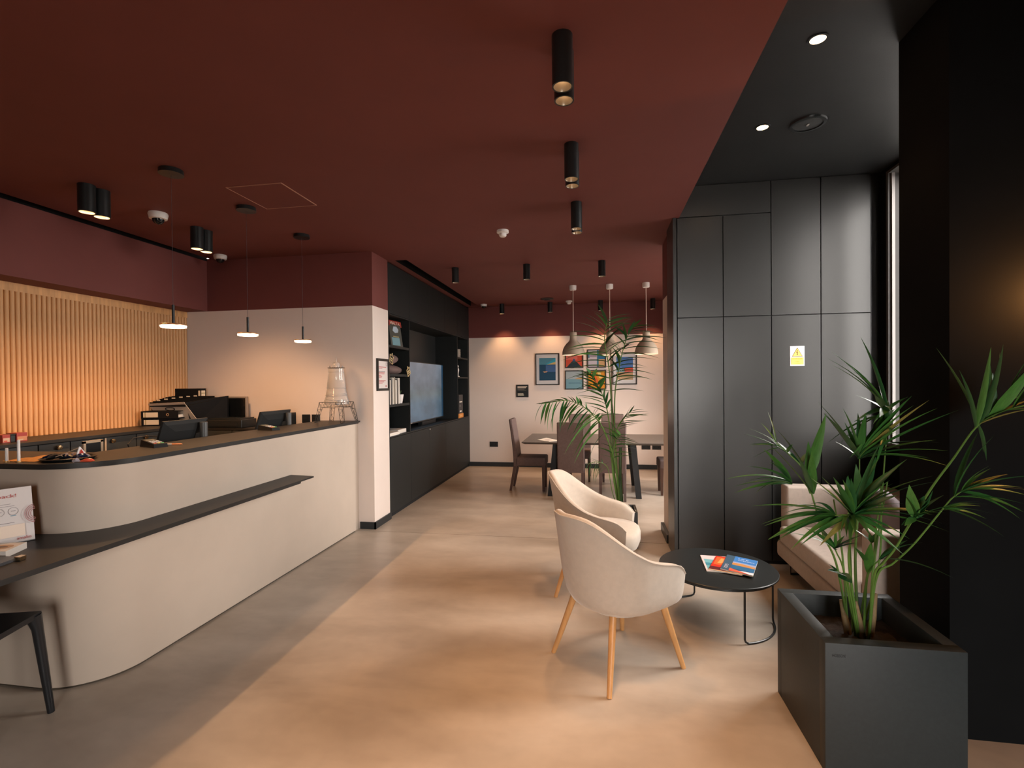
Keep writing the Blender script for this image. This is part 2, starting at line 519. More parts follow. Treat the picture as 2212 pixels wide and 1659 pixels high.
# black panelled cupboard wall
cab = thing('tall_cabinet', 'wall of tall matte charcoal cupboard panels with fine black joints', 'cabinet', (1.4, 4.53, 0))
cb = MB(); cb.box(X4, 2.2, Y4+.02, 4.72, 0, ZC).box(X5+.001, 2.2, Y4+.02, 4.72, ZC, ZT)
cb.build('body', M('cabinet carcass', (.010, .011, .012), .7), cab)
MB().box(X4, X4+.024, Y4, Y4+.02, .0, ZC).build('side_trim', PANEL, cab)
MB().box(X4-.003, X4, Y4+.004, 4.72, .0, ZC).build('side_panel', PANEL, cab)
MB().box(X4B+.003, 2.2, Y4+.012, Y4+.02, 0, ZT).build('filler', PANEL, cab)
xs = [.666, 1.029, 1.398, 1.767, 2.128]; g = .0038
for i in range(4):
    MB().box(xs[i]+g, xs[i+1]-g, Y4, Y4+.02, .03, 2.025-g).build('door', PANEL, cab)
    MB().box(xs[i]+g, xs[i+1]-g, Y4, Y4+.02, 2.025+g, (2.857 if i < 2 else ZT)-g).build('upper_door', PANEL, cab)
MB().box(X5+.002, xs[2]-g, Y4, Y4+.02, 2.857+g, ZT-g).build('top_panel', PANEL, cab)
MB().box(.66, 2.2, Y4+.015, Y4+.02, 0, .03).build('plinth', JOINT, cab)

# danger label on the cupboard
sg = thing('danger_sign', 'white and yellow danger high voltage sticker on the black cupboard', 'sign', (1.59, Y4, 1.614))
MB().box(1.537, 1.643, Y4-.002, Y4, 1.614, 1.772).build('plate', ink(238, 226, 228), sg)
YEL = ink(248, 208, 96); BRN = ink(96, 66, 20)
o0 = (1.537, Y4-.002, 1.614)
flat('pictogram', o0, X, Z, [(BRN, [(.012, .074), (.094, .074), (.053, .148)]), (YEL, [(.019, .078), (.087, .078), (.053, .139)]),
     (BRN, [(.050, .125), (.058, .128), (.052, .110), (.060, .112), (.055, .094), (.059, .094), (.051, .083), (.046, .095), (.050, .096), (.052, .106), (.043, .103)]),
     (YEL, rect(.007, .010, .099, .068))], sg)
text('danger_text', 'DANGER', .017, (1.537+.053, Y4-.0056, 1.614+.050), X, Z, M('label brown', (.35, .22, .03), .6), sg, 'CENTER', .074)
text('danger_text', 'High', .013, (1.537+.053, Y4-.0056, 1.614+.032), X, Z, MATS['label brown'], sg, 'CENTER', .028)
text('danger_text', 'voltage', .013, (1.537+.053, Y4-.0056, 1.614+.017), X, Z, MATS['label brown'], sg, 'CENTER', .046)
# ================================================================== reception counter
CX = -2.43
def arc(cx, cy, r, a0, a1, n=14):
    return [(cx+r*math.cos(math.radians(a0+(a1-a0)*i/n)), cy+r*math.sin(math.radians(a0+(a1-a0)*i/n))) for i in range(n+1)]
def l_shape(off, r, inner, yin, yend=4.735, xend=-3.7):
    """counter plan: straight run, rounded near corner, return to the left"""
    xo = CX+off; yo = 2.03-off
    return [(xo, yend)] + [(inner, yend)] + [(inner, yin)] + [(xend, yin)] + [(xend, yo)] + arc(xo-r, yo+r, r, 270, 360)
ct = thing('reception_counter', 'long pale plaster reception counter with rounded near corner', 'counter', (-2.6, 3.3, 0))
c = MB(); c.prism(l_shape(0, .30, -2.55, 2.15), .012, 1.094)
c.build('body', CONCRETE, ct, smooth=True, auto=30)
MB().prism(l_shape(-.008, .292, -2.54, 2.14), 0, .012).build('base_strip', M('counter base line', (.06, .045, .03), .7), ct)
MB().box(-2.55, CX-.016, 4.735, Y1-.001, 0, 1.094).build('end_filler', CONCRETE, ct)
t = MB(); t.prism(l_shape(.020, .32, -2.85, 2.42, 4.815), 1.106, 1.122)
top = t.build('countertop', TOPBLK, ct, smooth=True, auto=30)
t = MB(); t.prism(l_shape(.010, .31, -2.84, 2.41, 4.80), 1.094, 1.106)
t.build('countertop_underlay', TOPBLK, ct, smooth=True, auto=30)
# low writing ledge wrapping the counter
lo = [(-2.213, .95), (-2.213, 3.628), (-2.445, 3.658), (-2.445, 2.33)] + list(reversed(arc(CX-.30-.015, 2.33, .30, 270, 360)))[1:] + [(-3.7, 2.045), (-3.7, .95)]
lg = MB(); lg.prism(lo, .764, .775)
ledge = lg.build('ledge', TOPBLK, ct)
lo2 = [(-2.243, .98), (-2.243, 3.50), (-2.445, 3.53), (-2.445, 2.33)] + list(reversed(arc(CX-.30-.015, 2.33, .30, 270, 360)))[1:] + [(-3.67, 2.045), (-3.67, .98)]
MB().prism(lo2, .742, .764).build('ledge_underside', TOPBLK, ct)
MB().box(-3.66, -3.60, 1.0, 2.02, 0, .742).build('ledge_support', TOPBLK, ct)

# lower work desk behind the counter carries the screens
ds = thing('work_desk', 'black staff desk behind the reception counter', 'desk', (-2.9, 3.5, 0))
MB().box(-3.26, -2.86, 2.45, 4.42, .72, .75).build('desk_top', BLK, ds)
for y in (2.5, 3.45, 4.38): MB().box(-3.24, -2.9, y, y+.03, 0, .72).build('panel_leg', BLK, ds)

def monitor(label, y0, y1, ztop, ynk, group):
    x = -2.985
    r = thing('monitor', label, 'monitor', (x, (y0+y1)/2, .75), 0, group)
    tilt = .07
    m = MB()
    def pt(dx, y, z): return (x+dx-(z-1.0)*.25*0+tilt*(1.1-z)*.0+dx*0, y, z)
    zb = ztop-.30
    # shell thicker towards the middle, top leaning a little towards the clerk
    P = []
    def sh(z): return .34*(z-(ztop-.16))
    for (dx, iy, iz) in ((0, 0, 0), (.014, .003, .003), (.022, .03, .03), (.030, .11, .08)):
        P.append([(x+dx+sh(zb+iz), y0+iy, zb+iz), (x+dx+sh(zb+iz), y1-iy, zb+iz), (x+dx+sh(ztop-iz), y1-iy, ztop-iz), (x+dx+sh(ztop-iz), y0+iy, ztop-iz)])
    m.grid(P, cv=True); m.add(P[-1], [(0, 1, 2, 3)]); m.add(P[0], [(3, 2, 1, 0)])
    m.build('housing', M('monitor back', (.016, .017, .0175), .5, spec=.3), r)
    q0, q1 = zb+.012, ztop-.008
    MB().hexa([(x-.002+sh(q0), y0+.008, q0), (x-.0005+sh(q0), y0+.008, q0), (x-.0005+sh(q0), y1-.008, q0), (x-.002+sh(q0), y1-.008, q0)], [(x-.002+sh(q1), y0+.008, q1), (x-.0005+sh(q1), y0+.008, q1), (x-.0005+sh(q1), y1-.008, q1), (x-.002+sh(q1), y1-.008, q1)]).build('screen', M('monitor screen', (.01, .012, .014), .2), r)
    MB().cyl((x+.094, ynk, .76), (x+.094, ynk, ztop-.028), .026, n=20).build('stand', M('stand grey', (.06, .063, .065), .4), r, smooth=True)
    MB().box(x+.03, x+.09, ynk-.02, ynk+.02, ztop-.15, ztop-.11).build('bracket', MATS['stand grey'], r)
    MB().box(x-.09, x+.11, ynk-.10, ynk+.10, .75, .762, bev=.003).build('foot', M('stand grey', (.1, .1, .1)), r)
    return r
monitor('black desk monitor nearer the ledge, seen from behind over the counter', 2.96, 3.36, 1.256, 3.285, 'reception monitors')
monitor('black desk monitor nearer the glass lighthouse, seen from behind', 3.965, 4.405, 1.262, 4.325, 'reception monitors')
cbm = MB(); cbm.tube([(-2.99, 2.96, .78), (-3.02, 2.86, .95), (-3.03, 2.80, 1.12), (-3.03, 2.84, 1.155), (-3.02, 2.93, 1.16), (-3.0, 2.99, 1.15)], .004, 6)
tag(cbm.build('cable', BLK), 'black cable looping beside the nearer desk monitor', 'cable')

# credenza along the slatted wall
cr = thing('credenza', 'low black credenza with round brass knobs below the oak slats', 'cabinet', (-4.2, 3.6, 0))
MB().box(XW+.002, -3.965, 1.2, Y1-.002, 1.084, 1.108, bev=.001).build('top', TOPBLK, cr)
MB().box(XW+.002, -4.005, 1.2, Y1-.002, .06, 1.084).build('body', M('credenza carcass', (.012, .014, .014), .6), cr)
ye = [1.25, 1.70, 2.15, 2.60, 2.985, 3.208, 3.475, 3.767, 4.06, 4.35, 4.82]
BRASS = M('brass knob', (.75, .52, .28), .25, metal=1)
kn = {4: 3.115, 6: 3.538, 7: 3.845, 3: 2.72}
for i in range(len(ye)-1):
    dr = MB().box(-4.005, -3.985, ye[i]+.004, ye[i+1]-.004, .07, 1.078, bev=.001).build('door', M('credenza door', (.045, .047, .046), .45), cr)
    if i in kn:
        k = MB(); k.lathe([(.0, 0), (.005, 0), (.005, .012), (.016, .016), (.018, .022), (.015, .028), (.0, .029)], 16)
        k.move(Matrix.Translation((-3.985, kn[i], 1.046)) @ Matrix.Rotation(R90, 4, 'Y'))
        k.build('knob', BRASS, dr, smooth=True)
MB().box(-3.984, -3.975, 3.474, 3.486, .80, 1.075).build('light_edge', M('pale oak edge', (.55, .42, .30), .5), cr)

# lever arch files lying on the credenza
PAPER = M('paper white', (.80, .74, .66), .7)
def lying_binder(label, y0, z0, rz):
    r = thing('lever_arch_file', label, 'binder', (-4.375, 4.185 if z0 > 1.15 else 4.19, z0), rz, 'lever arch files lying on the credenza')
    b = MB(); W_, D_, T_ = .34, .19, .072
    b.box(-D_, 0, 0, W_, 0, .003).box(-D_, 0, 0, W_, T_-.003, T_).box(-.004, 0, 0, W_, .003, T_-.003)
    b.build('cover', M('binder black', (.009, .009, .010), .8, spec=.15), r, local=True)
    MB().box(-D_+.02, -.01, .02, W_-.01, .006, .034).build('paper_block', PAPER, r, local=True)
    MB().box(0, .0012, .022, .155, .012, T_-.012).build('spine_label', M('label cream', (.72, .62, .48), .6), r, local=True)
    MB().box(.0012, .0018, .036, .042, .012, T_-.012).build('label_stripe', M('olive stripe', (.22, .2, .04), .6), r, local=True)
    ri = MB(); ri.lathe([(.009, 0), (.013, 0), (.013, .003), (.009, .003)], 16, close=True)
    ri.move(Matrix.Translation((0, .245, T_/2)) @ Matrix.Rotation(R90, 4, 'Y'))
    ri.build('finger_ring', M('chrome', (.8, .8, .8), .15, metal=1), r, local=True)
    return r
lying_binder('black lever arch file on top of another, beside the oak slats', 0, 1.181, math.radians(-74))
lying_binder('black lever arch file underneath another, flat on the credenza', 0, 1.108, math.radians(-72))

# upright lever arch file in the corner
r = thing('lever_arch_file', 'black lever arch file standing upright in the corner behind the file box', 'binder', (-4.28, 4.72, 1.108))
MB().box(-4.445, -4.135, 4.66, 4.735, 1.108, 1.468).build('cover', MATS['binder black'], r)
MB().box(-4.135, -4.1335, 4.672, 4.723, 1.30, 1.446).build('spine_label', MATS['label cream'], r)
MB().box(-4.1335, -4.1328, 4.672, 4.723, 1.415, 1.421).build('label_stripe', MATS['olive stripe'], r)
MB().box(-4.16, -4.137, 4.659, 4.66, 1.32, 1.445).build('side_label', MATS['label cream'], r)

# expanding file box: fan of black pockets with a pale front flap
r = thing('expanding_file', 'open black expanding file with a pale front flap and oval grip', 'file box', (-4.13, 4.53, 1.108))
fb = MB(); n = 9
for i in range(n):
    t_ = i/(n-1); y = 4.44+.20*t_; top = 1.335+.055*math.sin(t_*1.6); lean = -.10*(1-t_)
    x0, x1_ = -4.44, -3.99+.17*t_
    fb.box(x0+.01, x1_-.03-.1*t_, y+lean-.001, y+lean+.001, 1.29, top)
fb.hexa([(-4.43, 4.437, 1.108), (-3.99, 4.437, 1.108), (-3.825, 4.630, 1.108), (-4.43, 4.630, 1.108)], [(-4.43, 4.357, 1.30), (-4.0, 4.357, 1.30), (-3.825, 4.630, 1.375), (-4.43, 4.630, 1.375)])
fb.build('pocket', MATS['binder black'], r)
MB().hexa([(-4.02, 4.395, 1.108), (-3.815, 4.655, 1.108), (-3.83, 4.695, 1.108), (-4.03, 4.425, 1.108)], [(-4.03, 4.355, 1.33), (-3.815, 4.655, 1.39), (-3.83, 4.695, 1.39), (-4.04, 4.395, 1.34)]).build('side_gusset', MATS['binder black'], r)
fl_ = MB(); A = [Vector(p) for p in ((-4.36, 4.420, 1.112), (-3.93, 4.420, 1.112), (-4.03, 4.330, 1.335), (-4.44, 4.330, 1.32))]
nn = Vector((0, -.004, -.0015)); fl_.hexa([A[0], A[1], A[1]-nn, A[0]-nn], [A[3], A[2], A[2]-nn, A[3]-nn]).build('front_flap', M('flap grey', (.55, .47, .39), .6), r)
gp = MB(); cpt = (A[2]+A[3])/2*.72+(A[0]+A[1])/2*.28
ux = (A[2]-A[3]).normalized(); uy = (A[3]-A[0]).normalized()
gp.tube([cpt + ux*(.045*math.cos(a)*1.15) + uy*(.018*math.sin(a)) + Vector((0, -.004, 0)) for a in [2*math.pi*i/20 for i in range(20)]], .0042, 6, closed=True)
gp.build('oval_grip', BLK, r)
for i in range(6):
    t_ = .15+.13*i
    MB().box(-4.40+.05*i, -4.36+.05*i, 4.445+.20*t_-.10*(1-t_), 4.447+.20*t_-.10*(1-t_), 1.333+.055*math.sin(t_*1.6), 1.345+.055*math.sin(t_*1.6)).build('index_tab', MATS['label cream'], r)

# low cupboard under the far wall, back office screen, printer, boxes
r = thing('low_cupboard', 'low black cupboard against the reception end wall', 'cabinet', (-3.4, 4.7, 0))
MB().box(-3.96, -2.87, 4.46, Y1-.002, .05, 1.05).build('body', BLK, r)
MB().box(-3.96, -2.86, 4.44, Y1-.002, 1.05, 1.07).build('top', TOPBLK, r)
for a in (-3.955, -3.59, -3.225): MB().box(a+.003, a+.36, 4.44, 4.46, .06, 1.045).build('door', M('credenza door', (.05, .05, .05)), r)
r = thing('back_office_screen', 'dark screen with a thin silver bezel leaning at the end wall', 'monitor', (-3.82, 4.75, 1.07))
MB().box(-3.985, -3.665, 4.755, 4.785, 1.105, 1.378, bev=.004).build('bezel', M('silver bezel', (.38, .33, .29), .35, metal=.4), r)
MB().box(-3.968, -3.682, 4.7525, 4.755, 1.12, 1.362).build('screen', M('dark screen', (.006, .007, .008), .12), r)
MB().box(-3.86, -3.80, 4.785, 4.81, 1.07, 1.25).build('stand', BLK, r)
MB().box(-3.93, -3.73, 4.70, 4.83, 1.07, 1.078).build('foot', BLK, r)
r = thing('printer', 'black office printer below the silver bezel screen', 'printer', (-3.72, 4.55, 1.07))
MB().box(-3.90, -3.50, 4.46, 4.69, 1.07, 1.155, bev=.008).build('body', BLKSAT, r)
MB().box(-3.88, -3.52, 4.48, 4.68, 1.155, 1.168, bev=.004).build('lid', BLKSAT, r)
MB().box(-3.86, -3.54, 4.456, 4.46, 1.09, 1.12).build('paper_slot', JOINT, r)
r = thing('router_box', 'small black box standing beside the black wall sockets', 'box', (-3.18, 4.72, 1.07))
MB().box(-3.235, -3.095, 4.66, 4.76, 1.07, 1.212, bev=.003).build('case', BLKSAT, r)
MB().box(-3.125, -3.103, 4.6585, 4.66, 1.196, 1.201).build('indicator', M('led warm', (.3, .2, .1), emit=(1, .6, .3), es=.5), r)

def socket(label, x0, x1, z0, z1, y, pins, group):
    r = thing('wall_socket', label, 'socket', ((x0+x1)/2, y, z0), 0, group)
    MB().box(x0, x1, y-.010, y, z0, z1, bev=.002).build('plate', M('socket black', (.014, .016, .018), .35), r)
    for (a, b_) in pins:
        MB().box(a-.009, a+.009, y-.0112, y-.010, b_-.009, b_+.009).build('outlet', JOINT, r)
    return r
socket('black wall socket further from the glass lighthouse, above the counter', -3.074, -2.984, 1.094, 1.184, Y1, [(-3.05, 1.14), (-3.01, 1.14)], 'sockets above the reception counter')
socket('black wall socket just beside the glass lighthouse', -2.962, -2.872, 1.094, 1.184, Y1, [(-2.94, 1.14), (-2.90, 1.14)], 'sockets above the reception counter')

# card terminals and pen
def terminal(label, x, y, rz):
    r = thing('card_terminal', label, 'card reader', (x, y, 1.122), rz, 'card terminals on the counter')
    m = MB(); m.hexa([(-.04, -.085, 0), (.04, -.085, 0), (.04, .085, 0), (-.04, .085, 0)], [(-.036, -.08, .022), (.036, -.08, .022), (.036, .08, .042), (-.036, .08, .042)])
    m.build('case', M('terminal black', (.012, .012, .012), .6, spec=.2), r, local=True)
    def zt(y): return .022+(y+.08)/.16*.020
    MB().hexa([(-.028, .025, zt(.025)), (.028, .025, zt(.025)), (.028, .07, zt(.07)), (-.028, .07, zt(.07))], [(-.028, .025, zt(.025)+.0015), (.028, .025, zt(.025)+.0015), (.028, .07, zt(.07)+.0015), (-.028, .07, zt(.07)+.0015)]).build('display', M('lcd', (.12, .13, .11), .3), r, local=True)
    cols = [(.55, .5, .45), (.55, .5, .45), (.55, .5, .45), (.7, .12, .05)], [(.55, .5, .45)]*3+[(.8, .6, .1)], [(.55, .5, .45)]*3+[(.15, .5, .15)]
    for i in range(3):
        for j in range(4):
            cxk = -.02+.02*i; cyk = .008-.021*j
            MB().box(cxk-.007, cxk+.007, cyk-.006, cyk+.006, zt(cyk)-.001, zt(cyk)+.003).build('key', M('key %d%d%d' % tuple(int(c*99) for c in cols[i][j]), cols[i][j], .5), r, local=True)
    return r
terminal('black card terminal with coloured keys beside the white pen', -2.72, 2.69, math.radians(70))
terminal('black card terminal in front of the far desk monitor', -2.71, 3.78, math.radians(75))
r = thing('ballpoint_pen', 'white pen with an orange grip lying on the counter top', 'pen', (-2.66, 2.775, 1.122))
a = Vector((-2.715, 2.755, 1.127)); bq = Vector((-2.613, 2.79, 1.127)); d_ = bq-a
MB().tube([a, a+d_*.6], .005, 8).build('barrel', WHITEPL, r)
MB().tube([a+d_*.45, a+d_*.86, bq], [.0054, .0054, .003], 8).build('grip', M('orange grip', (.85, .3, .12), .4), r)

# glass lighthouse on its wire trestle
lh = thing('glass_lighthouse', 'clear glass lighthouse on a black wire trestle at the counter end', 'ornament', (-2.535, 4.62, 1.122))
CLEAR = M('clear glass', (.93, .93, .92), .06, trans=.74, ior=1.4, spec=.6)
L0 = Vector((-2.555, 4.61, 0)); k_ = 1.0
def z_(z): return z
tower = MB(); tower.lathe([(.0, 1.30), (.116, 1.30), (.118, 1.335), (.100, 1.385), (.103, 1.39), (.088, 1.46), (.091, 1.465), (.076, 1.60), (.073, 1.655), (.0, 1.656)], 28, (L0.x, L0.y, 0))
tower.build('tower', CLEAR, lh, smooth=True)
tr = MB()
for rr, zz in ((.094, 1.462), (.107, 1.388), (.076, 1.62)): tr.tube([L0+Vector((rr*math.cos(a), rr*math.sin(a), zz)) for a in [2*math.pi*i/28 for i in range(28)]], .0022, 6, closed=True)
tr.build('glass_band', CLEAR, lh, smooth=True)
MB().tube([L0+Vector((.080*math.cos(a), .080*math.sin(a), 1.662)) for a in [2*math.pi*i/28 for i in range(28)]], .0028, 6, closed=True).build('gallery_ring', M('wire dark', (.05, .04, .03), .4, metal=.6), lh)
la = MB(); la.lathe([(0, 1.662), (.036, 1.662), (.038, 1.69), (.030, 1.712), (.010, 1.722), (.008, 1.735), (.0035, 1.755), (0, 1.775)], 18, (L0.x, L0.y, 0)); la.build('lantern', CLEAR, lh, smooth=True)
for i in range(8):
    a = 2*math.pi*i/8
    MB().lathe([(0, 1.664), (.006, 1.67), (.004, 1.682), (0, 1.686)], 8, (L0.x+.062*math.cos(a), L0.y+.062*math.sin(a), 0)).build('finial', CLEAR, lh, smooth=True)
MB().lathe([(0, -.022), (.014, -.018), (.022, 0), (.014, .018), (0, .022)], 14, (L0.x+.062, L0.y-.10, 1.315)).build('glass_tap', CLEAR, lh, smooth=True)
WIRE = M('black wire', (.015, .015, .014), .4)
hs, hb = .118, .15
def leg(sx, sy):
    m = MB()
    tops = [Vector((L0.x+sx*hs, L0.y+sy*hs, 1.323)), Vector((L0.x+sx*(hs-.035), L0.y+sy*hs, 1.272)), Vector((L0.x+sx*hs, L0.y+sy*(hs-.035), 1.272))]
    bots = [Vector((L0.x+sx*hb, L0.y+sy*hb, 1.124)), Vector((L0.x+sx*(hb-.028), L0.y+sy*hb, 1.124)), Vector((L0.x+sx*hb, L0.y+sy*(hb-.028), 1.124))]
    for a, b in zip(tops, bots): m.tube([a, b], .0022, 5)
    m.tube([bots[0], bots[1]], .0022, 5).tube([bots[0], bots[2]], .0022, 5)
    for q in (1, 2):
        for i in range(6):
            s0_, s1_ = i/6, (i+1)/6
            A_ = tops[0].lerp(bots[0], s0_) if i % 2 == 0 else tops[q].lerp(bots[q], s0_)
            B_ = tops[q].lerp(bots[q], s1_) if i % 2 == 0 else tops[0].lerp(bots[0], s1_)
            m.tube([A_, B_], .0014, 4)
    m.build('lattice_leg', WIRE, lh)
for sx in (-1, 1):
    for sy in (-1, 1): leg(sx, sy)
for (ax, ay) in ((1, 0), (-1, 0), (0, 1), (0, -1)):
    m = MB()
    def q(t, z, hh): return Vector((L0.x+(ax*hs if ax else t*hh), L0.y+(ay*hs if ay else t*hh), z))
    m.tube([q(-1, 1.323, hs), q(1, 1.323, hs)], .0022, 5).tube([q(-1, 1.272, hs-.035), q(1, 1.272, hs-.035)], .0022, 5)
    for i in range(4):
        t0, t1 = -1+.5*i, -1+.5*(i+1); tm = (t0+t1)/2
        m.tube([q(t0, 1.323, hs), q(tm, 1.272, hs), q(t1, 1.323, hs)], .0014, 4)
    m.build('lattice_beam', WIRE, lh)

# boxes on the credenza at the edge of view
def small_box(label, y0, y1, z0, z1, mats, x=-4.1):
    r = thing('sweet_box', label, 'box', (x-.05, (y0+y1)/2, z0))
    MB().box(x-.09, x, y0, y1, z0, z1).build('carton', mats[0], r)
    MB().box(x, x+.0008, y0+.004, y1-.004, z0+.006, z0+(z1-z0)*.6).build('print', mats[1], r)
    MB().box(x+.0008, x+.0014, y0+.008, y0+(y1-y0)*.6, z0+.008, z0+(z1-z0)*.3).build('print', mats[2], r)
DKR, CRM, BRT = M('carton dark red', (.33, .04, .03), .4), M('carton cream', (.55, .42, .32), .5), M('carton red', (.6, .08, .04), .4)
small_box('small cream and red carton beside the black tin on the credenza', 2.845, 2.892, 1.108, 1.165, (DKR, CRM, BRT))
small_box('shiny dark red carton with pale picture on the credenza', 2.932, 3.0, 1.108, 1.17, (DKR, M('carton peach', (.55, .25, .14), .4), CRM))
r = thing('tin', 'black tin between the two red cartons on the credenza', 'tin', (-4.14, 2.912, 1.108))
MB().box(-4.17, -4.105, 2.896, 2.929, 1.108, 1.158, bev=.004).build('tin_body', BLKSAT, r)
MB().box(-4.172, -4.103, 2.895, 2.930, 1.158, 1.166, bev=.002).build('lid', BLKSAT, r)
r = thing('round_jar', 'cream jar behind the cream carton at the credenza edge', 'jar', (-4.2, 2.84, 1.108))
MB().lathe([(0, 0), (.034, 0), (.036, .07), (.028, .082), (0, .082)], 18, (-4.235, 2.853, 1.108)).build('jar_body', CRM, r, smooth=True)
MB().lathe([(0, .082), (.03, .082), (.03, .096), (0, .097)], 18, (-4.235, 2.853, 1.108)).build('lid', M('jar lid', (.5, .4, .3), .4), r, smooth=True)

# pale wooden chair behind the counter
r = thing('wooden_chair', 'pale wooden chair with black seat pad tucked behind the counter', 'chair', (-3.46, 2.80, 0))
PALE = M('pale ash', (.50, .39, .28), .5)
for y in (2.735, 2.85): MB().box(-3.30, -3.285, y-.008, y+.008, 0, 1.142).build('back_post', PALE, r)
MB().box(-3.30, -3.285, 2.727, 2.858, 1.128, 1.144).build('top_rail', PALE, r)
MB().box(-3.298, -3.288, 2.744, 2.842, .52, 1.128).build('back_panel', BLK, r)
MB().box(-3.66, -3.28, 2.60, 2.98, .44, .48, bev=.01).build('seat', BLK, r)
for x in (-3.64, -3.30):
    for y in (2.62, 2.96): MB().box(x-.015, x+.015, y-.015, y+.015, 0, .44).build('leg', PALE, r)

# things at the near end of the counter top
r = thing('eyeglass_tray', 'dark tray of shiny tangled wrappers on the near counter end', 'tray', (-2.68, 2.16, 1.122))
MB().lathe([(0, 0), (.10, 0), (.118, .014), (.112, .016), (.096, .005), (0, .005)], 22, (-2.70, 2.165, 1.122)).build('dish', BLKSAT, r, smooth=True)
PLAST = M('clear wrapper', (.55, .5, .55), .12, trans=.35, spec=.8)
for i in range(9):
    a = random.uniform(0, 6.28); q = Vector((-2.70+.055*math.cos(a), 2.165+.055*math.sin(a), 1.135))
    dv = Vector((random.uniform(-.05, .05), random.uniform(-.04, .04), random.uniform(.0, .018)))
    m = MB(); m.tube([q-dv, q-dv*.5+Vector((0, 0, .006)), q+dv*.4+Vector((0, 0, .008)), q+dv], [.003, .012, .010, .003], 7)
    m.build('wrapped_sweet', [PLAST, BLKSAT, M('navy foil', (.02, .03, .07), .2, metal=.5)][i % 3], r, smooth=True)
r = thing('paper_flag', 'small white and red paper flag on a thin stick', 'flag', (-2.66, 2.17, 1.122))
MB().tube([(-2.70, 2.10, 1.145), (-2.652, 2.19, 1.186)], .002, 6).build('stick', M('stick brown', (.3, .2, .13), .5), r)
MB().add([(-2.655, 2.180, 1.188), (-2.648, 2.205, 1.150), (-2.648, 2.160, 1.150), (-2.652, 2.182, 1.189), (-2.645, 2.207, 1.151), (-2.645, 2.162, 1.151)], [(0, 1, 2), (5, 4, 3), (0, 3, 4, 1), (1, 4, 5, 2), (2, 5, 3, 0)]).build('flag_sheet', WHITEPL, r)
MB().add([(-2.644, 2.182, 1.176), (-2.642, 2.195, 1.153), (-2.642, 2.171, 1.153)], [(0, 1, 2), (2, 1, 0)]).build('red_mark', M('flag red', (.75, .06, .03), .5), r)
r = thing('red_sweet', 'small red and white wrapped sweet on the counter edge', 'sweet', (-2.51, 2.115, 1.122))
MB().tube([(-2.545, 2.095, 1.127), (-2.525, 2.105, 1.131), (-2.505, 2.115, 1.131), (-2.49, 2.12, 1.128)], [.003, .009, .009, .002], 8).build('sweet_body', M('sweet red', (.8, .12, .06), .25), r, smooth=True)
MB().tube([(-2.575, 2.085, 1.128), (-2.56, 2.09, 1.134), (-2.545, 2.095, 1.127)], [.008, .012, .003], 8).build('twist', PLAST, r, smooth=True)
r = thing('orange_scarf', 'folded orange cloth on the near counter end', 'cloth', (-2.86, 2.16, 1.122))
m = MB(); P = []
for i in range(9):
    row = []
    for j in range(7):
        u = i/8; v = j/6
        row.append((-2.99+.20*u+.03*v, 2.07+.16*v, 1.1225+.020*abs(math.sin(5*u+3*v))*math.sin(math.pi*u)*math.sin(math.pi*v)+.002))
    P.append(row)
m.grid(P); m.build('cloth_sheet', M('orange cloth', (.55, .24, .05), .7, var=.2, vscale=25), r, smooth=True)
for i, (x, y, h_) in enumerate(((-2.93, 2.05, .10), (-2.87, 2.06, .155))):
    rr = thing('white_stick', ('shorter white candle stick at the near counter end', 'taller white candle stick at the near counter end')[i], 'candle', (x, y, 1.122))
    MB().cyl((x, y, 1.122), (x, y, 1.130), .012, .010, 12).build('foot', M('brass foot', (.5, .3, .12), .4, metal=.6), rr)
    MB().cyl((x, y, 1.130), (x, y, 1.122+h_*.72), .0065, .006, 10).build('stick', WHITEPL, rr, smooth=True)

# feedback stand, card stack and clipboard on the ledge
r = thing('feedback_stand', 'clear-edged stand with printed feedback notice on the counter ledge', 'sign', (-2.66, 1.86, .775))
BR = Vector((-2.633, 1.952, .777)); BL = Vector((-2.75, 1.694, .777)); 
Us = (BR-BL).normalized(); lean = Vector((-Us.y*-1, Us.x*-1, 0)).normalized()      # towards the viewer's side
nrm = Us.cross(Z).normalized()
Vs = (Z*.97 - nrm*.20).normalized()
H_, W_ = .255, (BR-BL).length
nf = Us.cross(Vs).normalized()
sheet = MB(); Bk = -nf*.003
sheet.hexa([BL, BR, BR+Bk, BL+Bk], [BL+Vs*H_, BR+Vs*H_, BR+Vs*H_+Bk, BL+Vs*H_+Bk]).build('board', M('notice white', (.66, .60, .58), .35), r)
MB().hexa([BL, BR, BR-nf*.07, BL-nf*.07], [BL+Z*.004, BR+Z*.004, BR-nf*.07+Z*.004, BL-nf*.07+Z*.004]).build('foot', M('acrylic', (.8, .8, .8), .1, trans=.7), r)
RD = ink(176, 70, 66); GRY = ink(104, 96, 98); TL = ink(96, 140, 160); PK = ink(168, 110, 112)
polys = [(GRY, rect(.02, .182, W_-.075, .1835)), (GRY, rect(.02, .172, W_-.062, .1735)), (GRY, rect(.02, .095, W_-.066, .097)), (TL, rect(W_-.078, .126, W_-.058, .129))]
for cu in (W_-.068, W_-.115, W_-.165, W_-.215):
    polys += [(GRY, p) for p in ring(cu, .148, .0165, .0178, 16)]
    polys += [(GRY, rect(cu-.008, .148, cu+.008, .150))]
for k in range(4): polys += [(PK, p) for p in ring(W_+.012, .125, .022+.007*k, .0245+.007*k, 14, 105, 255)]
flat('print', BL+Us*0, Us, Vs, polys, r, .0001)
text('headline', 'feedback!', .022, BL+Us*(W_-.052)+Vs*.212+nf*.003, Us, Vs, RD, r, 'RIGHT', .12)
text('logo', 'amalio', .020, BL+Us*(W_-.012)+Vs*.014+nf*.003, Us, Vs, RD, r, 'RIGHT', .050)
